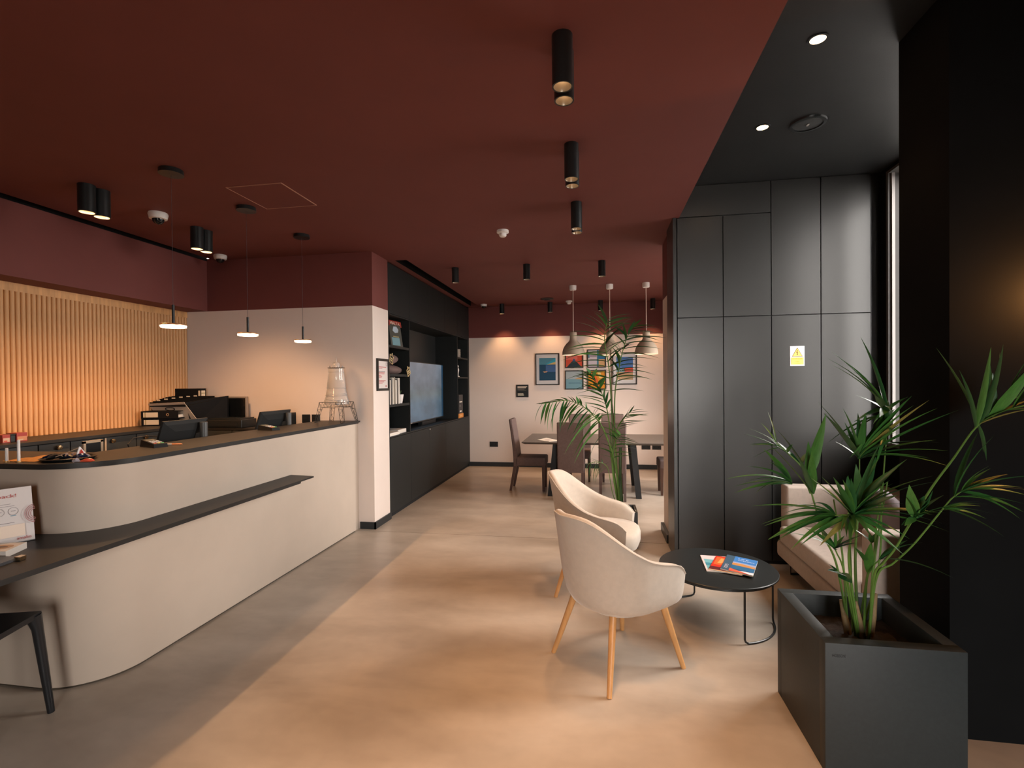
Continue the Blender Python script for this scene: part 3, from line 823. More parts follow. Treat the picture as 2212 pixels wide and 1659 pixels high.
MB().hexa([BL+Us*.01+Vs*.030+nf*.004, BL+Us*(W_-.034)+Vs*.030+nf*.004, BL+Us*(W_-.034)+Vs*.030+nf*.012, BL+Us*.01+Vs*.030+nf*.012], [BL+Us*.01+Vs*.085+nf*.004, BL+Us*(W_-.034)+Vs*.085+nf*.004, BL+Us*(W_-.034)+Vs*.085+nf*.010, BL+Us*.01+Vs*.085+nf*.010]).build('pamphlet', M('pamphlet cream', (.78, .63, .52), .6), r)
r = thing('card_stack', 'thick stack of white cards with an oval motif on the ledge', 'cards', (-2.54, 1.76, .775))
cs = MB(); cs.hexa([(-2.60, 1.70, .775), (-2.48, 1.725, .775), (-2.535, 1.845, .775), (-2.65, 1.81, .775)], [(-2.60, 1.70, .803), (-2.48, 1.725, .803), (-2.535, 1.845, .803), (-2.65, 1.81, .803)]).build('cards', M('card white', (.72, .66, .60), .6), r)
flat('motif', (-2.566, 1.768, .803), Vector((.98, .2, 0)), Vector((-.2, .98, 0)), [(M('motif tan', (.5, .32, .2), .6), [(.045*math.cos(a), .034*math.sin(a)) for a in [2*math.pi*i/20 for i in range(20)]]), (M('motif brown', (.16, .10, .07), .6), [(.028*math.cos(a), .012*math.sin(a)) for a in [2*math.pi*i/20 for i in range(20)]])], r)
r = thing('clipboard', 'dark folder with a brass clip lying on the ledge', 'clipboard', (-2.42, 1.64, .775))
MB().hexa([(-2.60, 1.45, .775), (-2.36, 1.50, .775), (-2.40, 1.725, .775), (-2.66, 1.68, .775)], [(-2.60, 1.45, .787), (-2.36, 1.50, .787), (-2.40, 1.725, .787), (-2.66, 1.68, .787)]).build('cover', M('folder grey', (.06, .06, .065), .35), r)
MB().hexa([(-2.402, 1.70, .776), (-2.372, 1.70, .776), (-2.378, 1.728, .776), (-2.404, 1.728, .776)], [(-2.402, 1.70, .792), (-2.372, 1.70, .792), (-2.378, 1.728, .792), (-2.404, 1.728, .792)]).build('clip', BRASS, r)

# black moulded side chair at the ledge, only its far corner in view
a0 = Vector((-2.515, 1.885)); rzc = math.radians(197)
st = thing('moulded_chair', 'black moulded plastic chair pulled up to the ledge', 'chair', (a0.x-.153, a0.y-.245, 0), 0)
ea = Vector((-.954, -.30)); eb = Vector((.30, -.954)); S_ = .42
def cpt_(u, v, z): p = a0+ea*u+eb*v; return Vector((p.x, p.y, z))
PLB = M('black moulded plastic', (.012, .013, .015), .38)
m = MB(); P = []; n = 10
for i in range(n+1):
    row = []
    for j in range(n+1):
        u, v = i/n, j/n
        row.append(cpt_(u*S_, v*S_, .475-.012*math.sin(math.pi*u)*math.sin(math.pi*v)))
    P.append(row)
m.grid([list(reversed(q)) for q in P])
Pb = [[Vector(p)-Z*.022 for p in row] for row in P]; m.grid(Pb)
edge = [P[i][0] for i in range(n+1)]+[P[n][j] for j in range(1, n+1)]+[P[i][n] for i in range(n-1, -1, -1)]+[P[0][j] for j in range(n-1, 0, -1)]
m.grid([edge, [Vector(p)-Z*.024 for p in edge]], cv=True)
m.build('seat', PLB, st, smooth=True)
for (u, v, du, dv) in ((.02, .02, -.045, -.03), (S_-.02, .02, .03, -.03), (.02, S_-.02, -.03, .03), (S_-.02, S_-.02, .03, .03)):
    top_ = cpt_(u, v, .462); mid = cpt_(u+du*.25, v+dv*.25, .40); bot = cpt_(u+du, v+dv, 0)
    MB().tube([top_, mid, mid.lerp(bot, .5), bot], [.030, .021, .018, .014], 10).build('leg', PLB, st, smooth=True)
m = MB(); P = []
for i in range(9):
    t_ = i/8; row = []
    for j in range(7):
        h_ = j/6
        row.append(cpt_(S_*t_, S_+.02+.10*h_+.03*math.sin(math.pi*t_), .46+.36*h_))
    P.append(row)
m.grid(P); m.grid([[Vector(p)+Vector((eb.x*.015, eb.y*.015, 0)) for p in row] for row in P])
m.build('backrest', PLB, st, smooth=True)
# ================================================================== media wall unit
mu = thing('media_unit', 'charcoal built-in wall unit with open niches around a television', 'wall unit', (-2.5, 6.95, 0))
XB = -2.65; YE = 8.70
MB().box(-2.94, XB, Y2, YE, .06, ZC-.012).build('carcass', M('niche back', (.026, .029, .030), .5), mu)
MB().box(-2.94, X1-.022, Y2, YE, .0, .045).build('plinth', JOINT, mu)
MB().box(XB, X1-.02, Y2, YE, .045, .880).build('base_body', M('cabinet carcass', (.01, .01, .01)), mu)
MB().box(XB, X1, Y2, YE, .893, .908, bev=.001).build('base_top', PANEL2, mu)
MB().box(XB, X1-.02, Y2, YE, 2.288, ZC-.012).build('upper_body', MATS['cabinet carcass'], mu)
MB().box(XB, X1, Y2, YE, 2.272, 2.286).build('niche_head', PANEL2, mu)
for a, b in ((Y2+.004, 5.870), (5.875, 6.572), (6.577, 7.321), (7.326, YE)):
    d = MB().box(X1-.02, X1, a, b, .05, .889, bev=.001).build('door', PANEL2, mu)
for a, b in ((Y2+.004, 5.870), (5.875, 6.572), (6.577, 7.321), (7.326, 8.012), (8.017, YE)):
    MB().box(X1-.02, X1, a, b, 2.290, ZC-.014, bev=.001).build('upper_door', PANEL2, mu)
for a, b in ((Y2, Y2+.018), (5.857, 5.875), (8.004, 8.022), (YE-.02, YE)):
    MB().box(XB, X1, a, b, .908, 2.272).build('divider', PANEL2, mu)
for z in (1.935, 1.61, 1.265): MB().box(XB, X1-.004, Y2+.018, 5.857, z-.028, z).build('shelf', PANEL2, mu)
for z in (1.935, 1.605): MB().box(XB, X1-.004, 8.022, YE-.02, z-.026, z).build('shelf', PANEL2, mu)
MB().box(X1, X1+.006, 6.585, 6.60, .862, .876).build('door_sticker', WHITEPL, mu)
struct(MB().box(-2.95, X1-.001, YE, Y3, 0, ZC+.01), 'trim_3', PANEL2)

# television
tv = thing('television', 'wide flat television with a hazy blue-grey picture in the niche', 'television', (-2.48, 7.04, .908))
TY0, TY1, TZ0, TZ1 = 6.30, 7.785, .955, 1.80
MB().box(-2.50, -2.455, TY0, TY1, TZ0, TZ1, bev=.004).build('housing', BLKSAT, tv)
def tv_mat():
    m = bpy.data.materials.new('television picture'); m.use_nodes = True
    nt = m.node_tree; N = nt.nodes; L = nt.links; b = N['Principled BSDF']
    b.inputs['Base Color'].default_value = (.01, .012, .014, 1); b.inputs['Roughness'].default_value = .25
    tc = N.new('ShaderNodeTexCoord'); sp = N.new('ShaderNodeSeparateXYZ'); L.new(tc.outputs['Generated'], sp.inputs[0])
    r = N.new('ShaderNodeValToRGB'); cr = r.color_ramp
    cr.elements[0].position = 0; cr.elements[0].color = (.07, .12, .17, 1)
    cr.elements[1].position = 1; cr.elements[1].color = (.15, .18, .22, 1)
    for p, c in ((.3, (.085, .14, .19)), (.45, (.12, .155, .17)), (.62, (.125, .15, .18))):
        e = cr.elements.new(p); e.color = (*c, 1)
    L.new(sp.outputs['Z'], r.inputs['Fac'])
    nz = N.new('ShaderNodeTexNoise'); nz.inputs['Scale'].default_value = 3.0; nz.inputs['Detail'].default_value = 3
    L.new(tc.outputs['Generated'], nz.inputs['Vector'])
    mr = N.new('ShaderNodeMapRange'); mr.inputs['From Min'].default_value = .35; mr.inputs['From Max'].default_value = .65; mr.inputs['To Min'].default_value = .75; mr.inputs['To Max'].default_value = 1.2
    L.new(nz.outputs['Fac'], mr.inputs['Value'])
    st = N.new('ShaderNodeMath'); st.operation = 'GREATER_THAN'; st.inputs[1].default_value = .945
    L.new(sp.outputs['Y'], st.inputs[0])
    mx = N.new('ShaderNodeMix'); mx.data_type = 'RGBA'; L.new(st.outputs[0], mx.inputs['Factor'])
    L.new(r.outputs['Color'], mx.inputs['A']); mx.inputs['B'].default_value = (.012, .045, .085, 1)
    L.new(mx.outputs['Result'], b.inputs['Emission Color']); L.new(mr.outputs['Result'], b.inputs['Emission Strength'])
    return m
MB().box(-2.456, -2.4535, TY0+.012, TY1-.012, TZ0+.02, TZ1-.012).build('screen', tv_mat(), tv)
MB().box(-2.50, -2.44, 6.75, 7.35, .908, .955).build('foot', BLK, tv)
MB().box(-2.455, -2.4515, 6.34, 6.40, .962, .972).build('badge', M('badge silver', (.6, .6, .6), .3, metal=.8), tv)

# things in the niches
def book(label, x0, x1, y0, y1, z0, z1, mat, cat='book', group=None, page=None):
    r = thing('book', label, cat, ((x0+x1)/2, (y0+y1)/2, z0), 0, group)
    MB().box(x0, x1, y0, y1, z0, z1).build('cover', mat, r)
    if page: MB().box(*page).build('page_block', PAPER, r)
    return r
# guide book leaning in the top niche
r = thing('guide_book', 'large guide book with a pale island picture leaning in the top niche', 'book', (-2.42, 5.55, 1.935))
A = at(850, 745, x=-2.40); 
B0 = Vector((-2.315, 5.42, 1.937)); B1 = Vector((-2.285, 5.69, 1.937)); UB = (B1-B0).normalized(); VB = Vector((-.12, -.05, .97)).normalized(); HB = .30; NB = UB.cross(VB).normalized()
bkb = -NB*.022
MB().hexa([B0, B1, B1+bkb, B0+bkb], [B0+VB*HB, B1+VB*HB, B1+VB*HB+bkb, B0+VB*HB+bkb]).build('cover', M('guide cover', (.075, .075, .065), .4), r)
flat('cover_print', B0, UB, VB, [(M('guide red', (.30, .03, .02), .4), rect(.0, .235, .30, .30)), (M('guide dark', (.06, .06, .05), .4), rect(.03, .235, .27, .255)), (M('guide teal', (.18, .33, .38), .4), rect(.03, .01, .21, .10)), (M('guide sky', (.42, .50, .58), .4), [(.07, .18), (.12, .155), (.19, .165), (.21, .20), (.17, .235), (.10, .23)]), (M('guide tan', (.35, .30, .15), .4), rect(.06, .105, .20, .118))], r, .0005)
text('cover_title', 'MALTA', .05, B0+UB*.14+VB*.252+NB*.004, UB, VB, M('title cream', (.8, .72, .6), .5), r, 'CENTER', .22)
# knitted bags with logo tags on the middle shelf
SUEDE = M('taupe suede', (.16, .105, .095), .85, var=.25, vscale=9, bump=.15, bscale=40)
def lump(c, rx, ry, rz_, seed):
    rnd = random.Random(seed); ph = [rnd.uniform(0, 6.28) for _ in range(6)]
    m = MB(); P = []
    for i in range(10):
        th = math.pi*i/9; row = []
        for j in range(18):
            p_ = 2*math.pi*j/18
            k = 1+.10*math.sin(3*p_+ph[0])*math.sin(th)+.07*math.sin(5*p_+2*th+ph[1])
            row.append((c[0]+rx*k*math.sin(th)*math.cos(p_), c[1]+ry*k*math.sin(th)*math.sin(p_), max(c[2]-rz_, c[2]+rz_*k*math.cos(th))))
        P.append(row)
    return m.grid(P, cv=True)
r = thing('plush_bag', 'taupe soft bag with a yellow outlined tag, on top of the other', 'bag', (-2.40, 5.50, 1.70))
lump((-2.39, 5.47, 1.782), .10, .17, .062, 3).build('bag_body', SUEDE, r, smooth=True)
r2 = thing('plush_bag', 'taupe soft bag at the bottom, spilling towards the television', 'bag', (-2.40, 5.55, 1.61))
lump((-2.40, 5.55, 1.665), .11, .25, .055, 5).build('bag_body', SUEDE, r2, smooth=True)
def logo_tag(root, px, py, w, rot):
    c = at(px, py, x=-2.265); m = MB()
    U_ = Vector((0, math.cos(rot), math.sin(rot))); V_ = Vector((0, -math.sin(rot), math.cos(rot)))
    a = w/2
    m.tube([c+U_*a+V_*a, c-U_*a+V_*a, c-U_*a-V_*a, c+U_*a-V_*a], .006, 6, closed=True)
    m.tube([c+V_*a, c+V_*(a*1.7)], .006, 6).tube([c-U_*a*.5+V_*a*.2, c+U_*a*.5+V_*a*.2], .006, 6).tube([c-U_*a*.5-V_*a*.35, c+U_*a*.5-V_*a*.35], .006, 6)
    m.build('logo_tag', M('tag cream', (.75, .6, .33), .5), root)
    MB().hexa([c-U_*a-V_*a+X*-.006, c+U_*a-V_*a+X*-.006, c+U_*a-V_*a+X*-.003, c-U_*a-V_*a+X*-.003], [c-U_*a+V_*a+X*-.006, c+U_*a+V_*a+X*-.006, c+U_*a+V_*a+X*-.003, c-U_*a+V_*a+X*-.003]).build('tag_back', BLK, root)
logo_tag(r, 845.5, 776, .085, -.35)
logo_tag(r2, 882.5, 803, .085, .5)
# row of books and a small white pot on the third shelf
cols = [(.55, .5, .45), (.10, .10, .10), (.62, .57, .5), (.3, .27, .22), (.7, .66, .6), (.12, .11, .10), (.66, .62, .57)]
yb_ = 5.285; names = ['cream', 'black', 'pale grey', 'olive brown', 'white', 'dark', 'broad white']
order = ['nearest the white strip', 'second from the white strip', 'third from the white strip', 'in the middle of the row', 'third from the flower pot', 'second from the flower pot', 'right beside the flower pot']
for i, cc in enumerate(cols):
    w_ = (.030, .024, .034, .026, .036, .024, .040)[i]; hh = .275+.012*((i*5) % 4)
    book('%s spined book %s, third shelf' % (names[i], order[i]), -2.52, -2.285, yb_, yb_+w_, 1.265, 1.265+hh, M('spine %d' % i, cc, .5), 'book', 'books standing on the third shelf', (-2.51, -2.29, yb_+.003, yb_+w_-.003, 1.265+hh-.002, 1.265+hh+.001))
    yb_ += w_+.012
r = thing('flower_pot', 'small white flower pot at the end of the book row', 'pot', (-2.345, 5.70, 1.265))
MB().lathe([(0, 0), (.035, 0), (.052, .105), (.046, .105), (.033, .015), (0, .012)], 18, (-2.345, 5.70, 1.265)).build('pot', WHITEPL, r, smooth=True)
for i in range(6):
    a = i*1.05; p = Vector((-2.345, 5.70, 1.36)); q_ = p+Vector((.03*math.cos(a), .03*math.sin(a), .05+.01*(i % 3)))
    MB().tube([p, p.lerp(q_, .5)+Z*.008, q_], [.004, .007, .001], 5).build('leaf', M('succulent', (.06, .12, .05), .5), r, smooth=True)
# two flat books on the base top
book('white book lying in front, bottom left niche', -2.47, -2.283, 5.265, 5.55, .908, .943, WHITEPL, group=None, page=(-2.465, -2.282, 5.27, 5.545, .914, .937))
book('white book lying behind the other, bottom left niche', -2.56, -2.31, 5.56, 5.82, .908, .955, M('book grey white', (.6, .56, .53), .5), page=(-2.555, -2.309, 5.565, 5.815, .914, .949))
# right niche
r = thing('ornament_box', 'black and white patterned keepsake box on the upper right shelf', 'box', (-2.35, 8.20, 1.935))
MB().box(-2.41, -2.285, 8.13, 8.25, 1.935, 2.07).build('box_body', M('keepsake white', (.62, .57, .52), .5), r)
flat('print', (-2.2845, 8.18, 1.94), Y, Z, [(BLKSAT, rect(0, 0, .06, .03)), (BLKSAT, disc(.03, .055, .016)), (BLKSAT, rect(.01, .08, .05, .12))], r)
r = thing('white_figurine', 'slim white figurine standing on the lower right shelf', 'figurine', (-2.33, 8.2, 1.605))
MB().lathe([(0, 0), (.035, 0), (.032, .012), (.012, .02), (.016, .07), (.026, .115), (.020, .145), (.011, .155), (.019, .175), (.014, .195), (0, .2)], 14, (-2.325, 8.2, 1.605)).build('figure', WHITEPL, r, smooth=True)
MB().lathe([(.013, .148), (.018, .150), (.018, .158), (.013, .160)], 12, (-2.325, 8.2, 1.605), close=True).build('scarf', BLKSAT, r, smooth=True)
r = thing('game_box', 'dark boxed game with white lettering bands in the right niche', 'box', (-2.36, 8.13, 1.06))
MB().box(-2.42, -2.285, 8.12, 8.36, .985, 1.30).build('box_body', M('game dark', (.03, .03, .032), .45), r)
flat('print', (-2.2845, 8.15, .99), Y, Z, [(PAPER, rect(.0, .18, .16, .20)), (PAPER, rect(.01, .02, .12, .045)), (M('game grey', (.25, .25, .25), .5), rect(0, .11, .05, .14))], r)
r = thing('orange_box', 'small orange box under the dark boxed game', 'box', (-2.36, 8.13, .908))
MB().box(-2.42, -2.285, 8.12, 8.40, .908, .984, bev=.004).build('box_body', M('orange card', (.65, .24, .05), .5), r)
MB().box(-2.285, -2.2835, 8.16, 8.30, .93, .96).build('print', M('orange print', (.75, .4, .15), .5), r)

# framed notice on the white wall end
fn = thing('framed_notice', 'narrow black framed printed notice on the white wall end', 'frame', (X1, 5.07, 1.425))
fy0, fy1, fz0, fz1 = 4.912, 5.215, 1.425, 1.768; fw = .026
m = MB(); m.box(X1, X1+.018, fy0, fy0+fw, fz0, fz1).box(X1, X1+.018, fy1-fw, fy1, fz0, fz1).box(X1, X1+.018, fy0+fw, fy1-fw, fz0, fz0+fw).box(X1, X1+.018, fy0+fw, fy1-fw, fz1-fw, fz1)
m.build('frame', M('frame black', (.016, .015, .013), .4), fn)
MB().box(X1, X1+.006, fy0+fw, fy1-fw, fz0+fw, fz1-fw).build('sheet', M('notice paper', (.72, .64, .61), .5), fn)
pol = []; W_ = fy1-fy0-2*fw; H2 = fz1-fz0-2*fw
for (v, u1, mt) in ((.225, .19, RD), (.212, .09, RD), (.178, .16, GRY), (.165, .15, RD), (.152, .14, RD), (.138, .05, RD), (.126, .08, RD), (.114, .07, RD), (.080, .17, RD), (.066, .13, RD), (.052, .09, RD)):
    pol.append((mt, rect(.025, v, .025+u1, v+.006)))
pol.append((RD, rect(W_-.065, .018, W_-.03, .030)))
for k in range(2): pol += [(GRY, p) for p in ring(W_-.03, H2-.03, .014+.008*k, .016+.008*k, 12)]
flat('print', (X1+.006, fy0+fw, fz0+fw), Y, Z, pol, fn, .0001)

# ================================================================== back wall
FRB = M('picture frame black', (.014, .013, .012), .4)
def picture(label, x0, x1, z0, z1, mat_w, polys, tilt_glass=True):
    r = thing('framed_print', label, 'picture', ((x0+x1)/2, Y3, z0), 0, 'framed prints on the dining wall')
    f = .017; y = Y3; m = MB()
    m.box(x0, x0+f, y-.02, y, z0, z1).box(x1-f, x1, y-.02, y, z0, z1).box(x0+f, x1-f, y-.02, y, z0, z0+f).box(x0+f, x1-f, y-.02, y, z1-f, z1)
    m.build('frame', FRB, r)
    MB().box(x0+f, x1-f, y-.008, y, z0+f, z1-f).build('mount', M('mount white', (.76, .70, .67), .6), r)
    u0, v0 = f+mat_w, f+mat_w*1.25 if mat_w else f
    uw, vh = (x1-x0)-2*u0, (z1-z0)-2*v0
    sc = [(mt, [(u0+a*uw, v0+b*vh) for a, b in pl]) for mt, pl in polys]
    flat('print', (x0, y-.008, z0), X, Z, sc, r, .0004)
    MB().box(x0+f, x1-f, y-.0165, y-.0145, z0+f, z1-f).build('pane', glass_mat('picture glass', gloss=.05), r)
picture('large framed print of a boat on deep teal sea', -1.067, -.645, 1.452, 2.007, .05, [(ink(26, 74, 100), rect(0, 0, 1, .72)), (ink(84, 142, 158), rect(0, .70, 1, 1)), (ink(60, 168, 190), [(.35, .70), (1, .72), (1, .98)]), (ink(226, 184, 108), [(.45, .70), (1, .705), (1, .82)]), (ink(70, 104, 150), rect(.4, .38, 1, .68)), (ink(222, 160, 110), [(.22, .40), (.30, .345), (.45, .36), (.52, .41), (.36, .40)])])
picture('small framed print with a dark pier against an orange red sky', -.548, -.229, 1.744, 2.062, 0, [(ink(222, 82, 52), rect(0, 0, 1, 1)), (ink(236, 120, 104), rect(0, .45, .7, .78)), (ink(64, 122, 146), rect(0, .78, 1, 1)), (ink(40, 58, 64), [(.05, 0), (.95, 0), (.62, .34), (.36, .34)]), (ink(60, 92, 130), [(.38, .34), (.60, .34), (.52, .50), (.46, .50)])])
picture('small framed print with a white wall and a blue doorway', -.163, .158, 1.744, 2.062, 0, [(ink(222, 206, 212), rect(0, 0, 1, 1)), (ink(60, 126, 150), rect(.52, 0, .62, 1)), (ink(226, 176, 120), rect(.62, 0, 1, .45)), (ink(50, 120, 160), rect(.62, .45, 1, .75)), (ink(86, 138, 156), rect(0, .55, .08, .9)), (ink(160, 150, 160), rect(.10, .6, .5, .72))])
picture('small framed print of a pale sea under a grey sky', -.548, -.229, 1.369, 1.702, 0, [(ink(126, 166, 176), rect(0, 0, 1, .55)), (ink(178, 186, 186), rect(0, .55, 1, 1)), (ink(216, 164, 104), [(.5, .55), (1, .53), (1, .62), (.7, .62)]), (ink(70, 116, 130), rect(.15, .30, .9, .34))])
picture('small framed print glowing orange and yellow behind the palm', -.163, .158, 1.369, 1.702, 0, [(ink(236, 150, 30), rect(0, 0, 1, 1)), (ink(240, 98, 24), [(.1, .9), (.5, .1), (.75, .1), (.35, .9)]), (ink(150, 40, 30), [(0, .2), (.2, 0), (0, 0)]), (ink(250, 216, 130), [(.5, 1), (.7, 1), (.8, .6), (.65, .6)])])
picture('large framed print with a blue sky above a red bus and sand', .262, .675, 1.449, 2.0, .05, [(ink(196, 160, 116), rect(0, 0, 1, .35)), (ink(74, 116, 176), rect(0, .35, 1, 1)), (ink(120, 160, 170), rect(0, .35, .5, .5)), (ink(226, 74, 44), rect(.5, .36, 1, .52)), (ink(150, 50, 40), rect(.45, .40, .52, .52))])
pq = thing('wall_plaque', 'small square black plaque with white lettering on the dining wall', 'sign', (-1.305, Y3, 1.239))
MB().box(-1.416, -1.194, Y3-.012, Y3, 1.239, 1.462, bev=.002).build('plate', BLKSAT, pq)
flat('lettering', (-1.416, Y3-.0125, 1.239), X, Z, [(ink(196, 184, 172), rect(.025, .178, .198, .194)), (ink(196, 184, 172), rect(.025, .160, .178, .174)), (ink(120, 116, 110), rect(.025, .136, .15, .142)), (ink(120, 116, 110), rect(.025, .122, .18, .128)), (ink(196, 190, 172), rect(.03, .052, .13, .068)), (ink(196, 190, 172), rect(.03, .030, .14, .046))], pq, .0003)
socket('black double socket low on the dining wall left of the table', -1.905, -1.755, .354, .444, Y3, [(-1.865, .40), (-1.795, .40)], 'sockets on the dining wall')
socket('black double socket behind the table, nearer the palm', .744, .889, .340, .420, Y3, [(.78, .38), (.85, .38)], 'sockets on the dining wall')
socket('black double socket behind the table, nearer the cupboard wall', .918, 1.063, .340, .420, Y3, [(.955, .38), (1.025, .38)], 'sockets on the dining wall')

# ================================================================== dining set
tb = thing('dining_table', 'long dark dining table on splayed black legs', 'table', (0, 7.0, 0))
MB().hexa([(-.94, 6.47, .693), (.96, 6.47, .693), (.96, 7.52, .693), (-.94, 7.52, .693)], [(-.975, 6.44, .712), (.995, 6.44, .712), (.995, 7.55, .712), (-.975, 7.55, .712)]).box(-.975, .995, 6.44, 7.55, .712, .722).build('table_top', M('grey brown table top', (.10, .082, .070), .4, var=.08, vscale=5), tb)
for sx, tx in ((-.617, -.545), (.518, .455)):
    for (fy, ty) in ((6.58, 6.66), (7.40, 7.32)):
        m = MB(); w_ = .035
        m.hexa([(sx-w_, fy-.035, 0), (sx+w_, fy-.035, 0), (sx+w_, fy+.035, 0), (sx-w_, fy+.035, 0)], [(tx-.038, ty-.035, .693), (tx+.038, ty-.035, .693), (tx+.038, ty+.035, .693), (tx-.038, ty+.035, .693)])
        m.build('leg', BLK, tb)
MB().box(-.58, .48, 6.96, 7.02, .66, .693).build('stretcher', BLK, tb)
r = thing('table_leaflet', 'open white leaflet lying on the dining table', 'leaflet', (-.66, 6.72, .722))
MB().hexa([(-.80, 6.70, .722), (-.62, 6.52, .722), (-.50, 6.64, .722), (-.70, 6.95, .722)], [(-.80, 6.70, .726), (-.62, 6.52, .726), (-.50, 6.64, .726), (-.70, 6.95, .726)]).build('sheet', PAPER, r)
flat('print', (-.70, 6.68, .7262), Vector((.7, -.7, 0)), Vector((.7, .7, 0)), [(ink(190, 170, 170), rect(-.02, .0, .08, .06)), (ink(150, 150, 160), rect(-.02, .07, .08, .075))], r)

FAB = M('mauve brown fabric', (.135, .092, .085), .85, var=.12, vscale=40, bump=.2, bscale=260)
LEGW = M('walnut leg', (.075, .036, .026), .4, var=.2, vscale=12)
def dining_chair(label):
    """origin on the floor, facing +y"""
    r = thing('dining_chair', label, 'chair', (0, 0, 0), 0, 'upholstered chairs around the dining table')
    w = .172
    s = MB(); P = []
    s.bbox(-w, w, -.20, .235, .345, .47, .022)
    s.build('seat', FAB, r, smooth=True, local=True)
    b = MB(); n = 6; P = []
    for i in range(n+1):
        t_ = i/n; z = .345+t_*.635; yb = -.215-.075*max(0, t_-.15)**1.3; th = .065-.02*t_
        e_ = .012
        P.append([(-w, yb+e_, z), (-w+e_, yb, z), (w-e_, yb, z), (w, yb+e_, z), (w, yb+th-e_, z), (w-e_, yb+th, z), (-w+e_, yb+th, z), (-w, yb+th-e_, z)])
    P.append([(x*.96, y+(.004 if k in (0, 1, 2, 3) else -.004), z+.010) for k, (x, y, z) in enumerate(P[-1])])
    b.grid(P, cv=True); b.add(P[-1], [tuple(range(8))]); b.add(P[0], [tuple(reversed(range(8)))])
    b.build('backrest', FAB, r, smooth=True, local=True)
    for sx in (-1, 1):
        MB().hexa([(sx*.150-.015, .185, 0), (sx*.150+.015, .185, 0), (sx*.150+.015, .215, 0), (sx*.150-.015, .215, 0)], [(sx*.148-.021, .18, .35), (sx*.148+.021, .18, .35), (sx*.148+.021, .222, .35), (sx*.148-.021, .222, .35)]).build('leg', LEGW, r, local=True)
        MB().hexa([(sx*.150-.015, -.275, 0), (sx*.150+.015, -.275, 0), (sx*.150+.015, -.245, 0), (sx*.150-.015, -.245, 0)], [(sx*.148-.021, -.212, .36), (sx*.148+.021, -.212, .36), (sx*.148+.021, -.17, .36), (sx*.148-.021, -.17, .36)]).build('leg', LEGW, r, local=True)
    return r
dc = dining_chair('mauve brown dining chair at the table end beside the media unit, seen in profile')
spots_ = [((-.935, 6.99, 0), -R90, None),
          ((-.335, 6.60, 0), 0, 'mauve brown dining chair with its back to the lounge, further from the cupboard wall'),
          ((.185, 6.62, 0), 0, 'mauve brown dining chair with its back to the lounge, behind the palm'),
          ((-.275, 7.78, 0), math.pi, 'mauve brown dining chair on the wall side, further from the cupboard wall'),
          ((.235, 7.78, 0), math.pi, 'mauve brown dining chair on the wall side, behind the palm fronds'),
          ((1.03, 6.93, 0), R90, 'mauve brown dining chair at the table end, half hidden by the cupboard wall')]
for i, (p, a, lb) in enumerate(spots_):
    o = dc if i == 0 else copy_tree(dc)
    place(o, p, a, lb)

# ================================================================== lamps
def cyl_spot(label, x, y, r=.041, h=.20, power=1.0, ang=75, name_group='black cylinder spotlights on the red ceiling', glow=12.0, ztop=ZC):
    o = thing('ceiling_spotlight', label, 'spotlight', (x, y, ztop-h), 0, name_group)
    m = MB(); zb = ztop-h
    m.lathe([(r*.86, .0), (r, .0), (r, h), (0, h)], 22, (x, y, zb)); m.build('housing', BLKSAT, o, smooth=True)
    MB().lathe([(r*.86, .001), (r*.55, .045), (r*.50, .046)], 22, (x, y, zb)).build('reflector', M('reflector', (.35, .30, .24), .3, metal=.5), o, smooth=True)
    MB().lathe([(r*.55, .043), (0, .043)], 18, (x, y, zb)).build('lens', lamp_mat('spot lens %g' % glow, glow), o)
    if power > 0:
        spot('spotlight_lamp', (x, y, zb+.038), SPOT_W*power, ang, .7, .02)
    return o
rows = [(-.125, .16, 'added unseen pair behind the camera'), (-.125, 1.10, 'added unseen pair above the camera'), (-.125, 2.035, 'first pair of the row nearest the camera'), (-.135, 2.945, 'second pair of the centre row'), (-.145, 3.885, 'third pair of the centre row')]  # pairs behind and above the camera are unseen additions that brighten the near floor
for x, y, t_ in rows:
    pw = 2.0 if y < 1.5 else (1.0 if y < 2.5 else .75)
    cyl_spot('black ceiling spotlight, near one of the %s' % t_, x, y-.05, power=pw)
    cyl_spot('black ceiling spotlight, far one of the %s' % t_, x, y+.05, power=pw)
for y, t_ in ((2.915, 'over the slatted wall end'), (3.86, 'nearer the reception end wall')):
    cyl_spot('wide black ceiling spotlight, near one of the pair %s' % t_, -3.39, y-.052, .05, .185, glow=1.6, ang=125, power=1.6)
    cyl_spot('wide black ceiling spotlight, far one of the pair %s' % t_, -3.39, y+.052, .05, .185, glow=1.6, ang=125, power=1.6)
for x, t_ in ((-1.64, 'nearest the media unit'), (-.79, 'in the middle'), (.064, 'nearest the cupboard wall')):
    cyl_spot('single black spotlight %s, row before the dining table' % t_, x, 5.73, .041, .175, power=.9, glow=4)
for x, t_ in ((-1.61, 'nearest the media unit'), (-.778, 'second from the media unit'), (.068, 'between the white pendants'), (.915, 'nearest the cupboard wall')):
    cyl_spot('single black spotlight %s, row along the back wall' % t_, x, 8.51, .041, .17, power=1.2 if x < -1 else 1.0, glow=4, ang=90)
